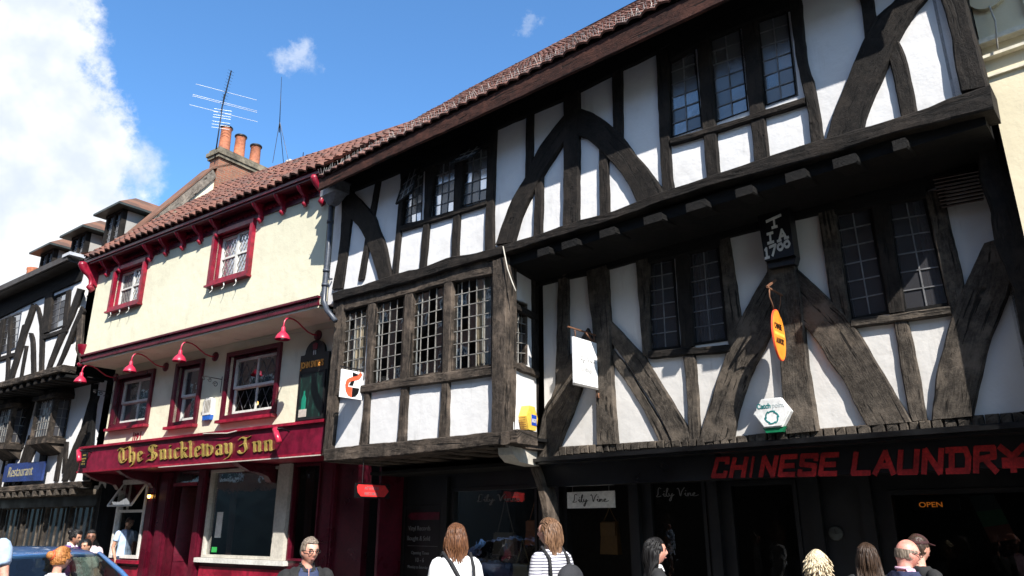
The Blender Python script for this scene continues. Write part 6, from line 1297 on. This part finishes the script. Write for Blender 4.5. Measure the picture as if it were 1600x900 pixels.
        for j in range(mm_):
            for i in range(nn):
                if inhair(2 * math.pi * (i + .5) / nn, -math.pi / 2 + math.pi * (j + .5) / mm_): fs.append((j * nn + i, j * nn + (i + 1) % nn, (j + 1) * nn + (i + 1) % nn, (j + 1) * nn + i))
        m.add(vs, fs, smooth=True)
        N = {'short': 0, 'long': 420, 'half': 420, 'wavy': 520, 'updo': 300, 'ring': 0, 'bald': 0}[hair]
        for _ in range(N * 3):
            if N <= 0: break
            u = rng.uniform(0, 2 * math.pi); v = rng.uniform(-.6, 1.5)
            if not inhair(u, v): continue
            N -= 1; p = headpt(u, v, vol + .01); c = math.cos(u)
            if c > .3 and hair in ('long', 'half', 'updo') and v < .5: continue
            path = [p.copy()]; 
            if hair in ('short', 'ring', 'bald'):
                d = Vector((math.sin(u) * .3 + rng.uniform(-.12, .12), -.5 if v > .6 else 0, -.8 if v < .8 else .1)); ln = (rng.uniform(.02, .035) if hair == 'short' else rng.uniform(.008, .014)) * k; steps = 3
            elif hair == 'wavy': d = Vector((math.sin(u) * .5 + rng.uniform(-.6, .6), -.3, -.9)); ln = rng.uniform(.045, .08) * k; steps = 6
            else: d = None; ln = 0; steps = 0
            if d is not None:
                for q in range(steps):
                    p = ray_out(p + d.normalized() * ln / steps * 1.2, vol + (.004 if hair == 'short' else .015)); path.append(p.copy()); jj = .12 if hair == 'short' else .16; d += Vector((rng.uniform(-jj, jj), rng.uniform(-jj, jj * .5), rng.uniform(-jj, jj * .3)))
                rr = {'short': .0038, 'wavy': .0065}.get(hair, .004) * k; m.tube([hp(x) for x in path], [rr] * (len(path) - 1) + [rr * .3], 5)
            elif hair == 'updo':
                tgt = Vector((0, -.115, .035)) * k
                for q in range(4): p = ray_out(p.lerp(tgt, .33) + Vector((rng.uniform(-.008, .008), 0, rng.uniform(-.006, .006))), vol + .02); path.append(p.copy())
                m.tube([hp(x) for x in path], [.008 * k] * 4 + [.004 * k], 5)
            else:
                L = rng.uniform(.75, 1.0) * (.42 if hair == 'long' else .40) * k; sx_ = 1 if math.sin(u) > 0 else -1; done = 0; q = 0; vel = Vector((math.sin(u) * .5, -.9 if v > .3 else -.3, -.7 if v < .7 else -.2)).normalized()
                while done < L and q < 22:
                    stp = .028 * k; np_ = ray_out(p + vel * stp, vol + .02)
                    if np_.z < .075 * k and c > -.2: np_.y = min(np_.y, (-.002 + .12 * max(0, np_.z / k)) * k)
                    if np_.z < -.10 * k:
                        bk_ = -(.085 + .035 * min(1, (-np_.z / k - .10) / .12)) * k + rng.uniform(-.012, .012) * k
                        np_.y += (bk_ - np_.y) * .35 if (c < .3 or hair == 'half') else (-.02 * k - np_.y) * .2; np_.x += (np_.x * .25) * (.05 if hair == 'long' else -.45)
                    path.append(np_.copy()); vel = vel * .7 + Vector((rng.uniform(-.07, .07), rng.uniform(-.06, .05), -.9)); vel.normalize(); p = np_; done += stp; q += 1
                pts = [hp(x) if x.z > -.12 * k else (hp(x).lerp(Vector((HC + x)), min(1, (-x.z / k - .12) / .1))) for x in path]
                m.tube(pts, [.0066 * k] * (len(pts) - 3) + [.0055 * k, .004 * k, .002 * k], 5)
        if hair == 'updo': m.ball(hp(Vector((0, -.125, .04)) * k), .045 * k, 14, 9, (1.2, .9, 1))
        h_ = m.build('hair', hm, t)
    # clothes
    def shirt(mat, name, infl, z0, opening=0., sleeve=1., nz=.842, neck=.075):
        m = MB(); P = [(z, w, d) for z, w, d in prof if z > z0]; P = [(z0, P[0][1] * 1.02, P[0][2] * 1.05)] + P[:-1] + [(nz, neck, .062)]
        n = 36; rings = []
        for z, w, d in P:
            rg = []
            for i in range(n + 1):
                a = math.pi / 2 + R(opening) * (1 if z > .55 else .6) * (1.5 if z > .8 else 1) + (2 * math.pi - 2 * R(opening) * (1 if z > .55 else .6) * (1.5 if z > .8 else 1)) * i / n
                wv = 1 + .02 * math.sin(a * 7 + z * 40)
                rg.append(Vector(((w * k + infl) * math.cos(a) * wv, -.015 * k + (d * k + infl) * math.sin(a) * wv, z * H)))
            rings.append(rg)
        vs = [v for r_ in rings for v in r_]; q = n + 1
        m.add(vs, [(i * q + j, i * q + j + 1, (i + 1) * q + j + 1, (i + 1) * q + j) for i in range(len(rings) - 1) for j in range(n)], smooth=True)
        o = m.build(name, mat, t); s_ = o.modifiers.new('w', 'SOLIDIFY'); s_.thickness = .006; s_.offset = 1; s2 = o.modifiers.new('s', 'SUBSURF'); s2.levels = 1; s2.render_levels = 2
        sl_ = []
        for (sh, e, w) in AR:
            en = e.lerp(w, .93) if sleeve >= 1 else sh.lerp(e, .75 if sleeve > .5 else .45); mid = [sh, sh.lerp(e, .35), sh.lerp(e, .7)] + ([e, e.lerp(w, .35), e.lerp(w, .7), en] if sleeve >= 1 else [en])
            ins = sh + Vector((-.055 * k if sh.x > 0 else .055 * k, 0, .006 * k)); rr = [.050, .060, .054, .049, .047, .045, .040, .036][:len(mid) + 1]
            m = MB(); m.tube([ins] + mid, [v * k + infl for v in rr], 14); so_ = m.build('sleeve', mat, t); sl_.append(so_); s2 = so_.modifiers.new('s', 'SUBSURF'); s2.levels = 1; s2.render_levels = 1
        tx = bpy.data.textures.get('folds') or bpy.data.textures.new('folds', 'CLOUDS'); tx.noise_scale = .07
        for oo in [o] + sl_:
            dm = oo.modifiers.new('d', 'DISPLACE'); dm.texture = tx; dm.strength = .018; dm.mid_level = .5
        return o
    shirt(top[0], 'top', .010, .50, sleeve=top[1])
    if open_jacket: shirt(open_jacket, 'jacket', .026, .46, opening=24, nz=.848, neck=.09)
    if collar:
        m = MB(); 
        for s in (-1, 1): m.add([Vector((s * .058, -.03, .868 * H / k)) * k, Vector((s * .05, .05, .858 * H / k)) * k, Vector((s * .012, .082, .825 * H / k)) * k, Vector((s * .07, .07, .825 * H / k)) * k, Vector((s * .085, -.03, .845 * H / k)) * k], [(0, 1, 2, 3, 4)])
        m.tube([Vector((.06 * math.cos(a * .35 + 2.2), -.018 + .058 * math.sin(a * .35 + 2.2) * 1., .862 * H / k)) * k for a in range(14)], .013 * k, 6)
        o = m.build('collar', collar, t); s_ = o.modifiers.new('w', 'SOLIDIFY'); s_.thickness = .005
    m = MB()
    for s in (-1, 1):
        hpz = Vector((s * .085 * k, -.01 * k, .50 * H)); kn = Vector((s * .095 * k, .015 * k + s * .06 * k, .275 * H)); an = Vector((s * .09 * k, -.03 * k + s * .10 * k, .06 * H)); m.tube([hpz + Vector((0, 0, .03)), kn, kn.lerp(an, .4), an], [v * k for v in (.10, .068, .065, .055)], 14)
    m.loftrings([ell(z * H, w * k * 1.06, d * k * 1.06, -.015 * k) for z, w, d in ((.45, .14, .10), (.48, .158, .108), (.52, .166, .112), (.56, .152, .10))], True, True)
    o = m.build('trousers', leg or M_jean, t); remesh(o, .014)
    m = MB()
    for s in (-1, 1):
        an = Vector((s * .09 * k, -.03 * k + s * .10 * k, .045 * H)); m.ball(an + Vector((0, .045, -.03)) * k, .07 * k, 12, 8, (.62, 1.7, .62)); m.tube([an + Vector((0, -.02, .03)) * k, an + Vector((0, -.02, -.03)) * k], [.048 * k, .05 * k], 10)
    m.build('shoes', M_black, t)
    if glasses:
        m = MB()
        for s in (-1, 1):
            m.tube([hp(Vector((s * .034 + .023 * math.cos(q * math.pi / 7), .100, .002 + .016 * math.sin(q * math.pi / 7))) * k) for q in range(15)], .0028 * k, 5); m.tube([hp(Vector((s * .057, .098, .008)) * k), hp(Vector((s * .080, .06, .008)) * k), hp(Vector((s * .082, .0, .004)) * k)], .0026 * k, 5)
        m.tube([hp(Vector((-.012, .1, .006)) * k), hp(Vector((.012, .1, .006)) * k)], .0026 * k, 5); m.build('glasses', M_black, t)
    if cap:
        m = MB(); m.loftrings([[hp(headpt(2 * math.pi * i / 24, .30 + 1.27 * j / 8, 1.12)) for i in range(24)] for j in range(9)])
        m.add([hp(Vector((.075 * math.cos(a), .075 + .085 * math.sin(a), .038 - .01 * math.sin(a))) * k) for a in [math.pi * i / 10 for i in range(11)]] + [hp(Vector((.08 * math.cos(a), .05 + .03 * math.sin(a), .048)) * k) for a in [math.pi * i / 10 for i in range(11)]], [(i, i + 1, 12 + i, 11 + i) for i in range(10)]); o = m.build('cap', cap, t); s_ = o.modifiers.new('w', 'SOLIDIFY'); s_.thickness = .006
    t.location = (X, Y, gz); t.rotation_euler = (0, 0, R(yaw)); t['_k'] = k
    return t
M_jean = cloth('dark_denim', (.02, .03, .06))
h_brown = hair_mat('chestnut_hair', (.045, .018, .009), (.17, .075, .035)); h_lbrown = hair_mat('light_brown_hair', (.06, .03, .016), (.20, .11, .06)); h_black = hair_mat('black_hair', (.003, .0025, .003), (.009, .008, .008)); h_blond = hair_mat('pale_blonde_hair', (.36, .28, .17), (.72, .62, .44)); h_ginger = hair_mat('ginger_hair', (.24, .085, .025), (.50, .22, .07)); h_grey = hair_mat('sandy_grey_hair', (.085, .066, .05), (.25, .20, .155)); h_dk = hair_mat('dark_brown_hair', (.02, .012, .008), (.06, .035, .022))
c_white = cloth('white_cotton', (.72, .72, .72)); c_blue = cloth('navy_blue_shirt', (.03, .045, .11)); c_blk = cloth('black_jacket_cloth', (.012, .012, .013)); c_stripe = cloth('striped_jersey', (.62, .62, .66), (.09, .09, .13)); c_navy = cloth('navy_jacket_cloth', (.018, .024, .07)); c_pink = cloth('pink_check_shirt', (.68, .45, .58)); c_purple = cloth('purple_cardigan', (.12, .03, .20)); c_lblue = cloth('light_blue_cotton', (.42, .55, .75)); c_grey = cloth('pale_grey_top', (.55, .55, .60)); c_lpink = cloth('pale_pink_top', (.70, .56, .60))

man = person('person in black jacket over navy shirt with glasses, standing before the inn window', 484, 837, 7.1, -150, head=12, hair='short', hm=h_grey, top=(c_blue, 1), open_jacket=c_blk, glasses=True, collar=c_blk, nod=4)
g1 = person('person seen from behind in a white jacket with long chestnut hair', 713, 815, 7.3, 14, gz=0, hair='half', hm=h_brown, top=(c_white, 1), female=True, head=4, arm=.3)
g2 = person('person in a grey striped top with long light brown hair, looking left', 859, 807, 7.1, 38, gz=.11, hair='half', hm=h_lbrown, top=(c_stripe, 1), female=True, head=28, arm=.4)
g3 = person('person in profile with long black hair and a white collar, walking right', 1022, 838, 6.8, -88, gz=.11, hair='long', hm=h_black, top=(c_blk, 1), female=True, collar=c_white, skin='fair')
g4 = person('person with short tousled pale blonde hair seen from behind', 1275, 859, 6.5, -25, gz=.11, hair='wavy', hm=h_blond, top=(c_grey, 1), female=True)
bald = person('bald person in a navy jacket and pink collar looking down to the right', 1408, 838, 6.0, -92, gz=.11, hair='ring', hm=h_grey, top=(c_pink, 1), open_jacket=c_navy, glasses=True, skin='ruddy', collar=c_pink, nod=10)
p_dk = person('person with long dark brown hair standing just left of the bald person', 1352, 846, 6.7, -20, gz=.11, hair='long', hm=h_dk, top=(c_blk, 1), female=True)
p_cap = person('person in a dark red cap half hidden behind the bald person', 1430, 833, 6.6, -80, gz=.11, hair='short', hm=h_dk, top=(c_blk, 1), cap=cloth('dark_red_cap_cloth', (.05, .012, .014)))
p_pur = person('person in a purple cardigan with dark tied hair, looking down behind the car', 117, 825, 12.6, -105, gz=.11, head=10, nod=18, hair='updo', hm=h_black, top=(c_purple, 1), female=True, collar=c_white, skin='tan')
p_gl = person('person with sunglasses in a pale pink top behind the child', 144, 827, 12.9, -150, gz=.11, hair='updo', hm=h_black, top=(c_lpink, .6), female=True, skin='brown', glasses=True)
p_kid = person('dark haired child standing in front of the person with sunglasses', 138, 841, 12.2, 170, gz=.11, nod=6, hair='short', hm=h_black, top=(c_white, .4), skin='tan')
p_gin = person('person with tied ginger hair and a pale grey top before the blue car', 98, 853, 7.9, -35, gz=0, hair='updo', hm=h_ginger, top=(c_grey, .4), female=True)
p_blu = person('person in a light blue T-shirt cut off by the left edge of the picture', -18, 783, 7.6, 15, gz=.0, hair='short', hm=h_dk, top=(c_lblue, .4))
p_in = person('person in a light blue T-shirt seen through the sash window of the inn', 203, 806, 17.95, -120, gz=.11, nod=12, hair='short', hm=h_dk, top=(c_lblue, .4), skin='tan')
# hair tie of the ginger haired person
def worn(parent_person, fn, name, label, cat):
    t = thing(name, label, cat, (0, 0, 0)); k = parent_person['_k']; fn(t, k)
    t.location = parent_person.location; t.rotation_euler = parent_person.rotation_euler; return t
def pack1(t, k):
    m = MB(); m.tube([Vector((-.13, .05, 1.40)) * k, Vector((-.12, -.03, 1.455)) * k, Vector((-.05, -.125, 1.36)) * k, Vector((.03, -.15, 1.22)) * k, Vector((.14, -.155, 1.06)) * k], .011 * k, 8, sx=1.6); m.tube([Vector((.13, .05, 1.40)) * k, Vector((.13, -.03, 1.45)) * k, Vector((.145, -.13, 1.33)) * k, Vector((.15, -.155, 1.12)) * k], .008 * k, 8, sx=1.6); m.build('strap', cloth('black_webbing', (.01, .01, .012)), t)
    m = MB(); m.ball(Vector((.02, -.23, 1.02)) * k, .15 * k, 18, 12, (1., .55, .95)); m.build('bag_body', cloth('dark_navy_nylon', (.02, .022, .035)), t)
worn(g1, pack1, 'backpack', 'dark bag with black straps worn over the white jacket', 'backpack')
def pack2(t, k):
    m = MB(); m.tube([Vector((.10, .06, 1.38)) * k, Vector((.115, -.02, 1.455)) * k, Vector((.11, -.12, 1.36)) * k, Vector((.12, -.15, 1.2)) * k], .010 * k, 8, sx=1.6); m.tube([Vector((-.10, .06, 1.38)) * k, Vector((-.115, -.02, 1.455)) * k, Vector((-.11, -.12, 1.36)) * k, Vector((-.12, -.15, 1.2)) * k], .010 * k, 8, sx=1.6); m.build('strap', MATS['black_webbing'], t)
    m = MB(); m.ball(Vector((.03, -.23, 1.16)) * k, .155 * k, 18, 12, (.95, .6, 1.0)); m.build('bag_body', cloth('black_leatherette', (.02, .021, .026)), t)
worn(g2, pack2, 'backpack', 'black backpack on the person in the striped top', 'backpack')
def tie(t, k):
    m = MB(); H = 1.7; m.lathe(Vector((0, -.095, 1.62)) * k, [(.03, -.01), (.042, -.012), (.05, 0), (.042, .012), (.03, .01)], 16, Vector((0, -1, .3))); m.build('band', M_or, t)
worn(p_gin, tie, 'hair_band', 'orange hair band round the tied ginger hair', 'hair band')
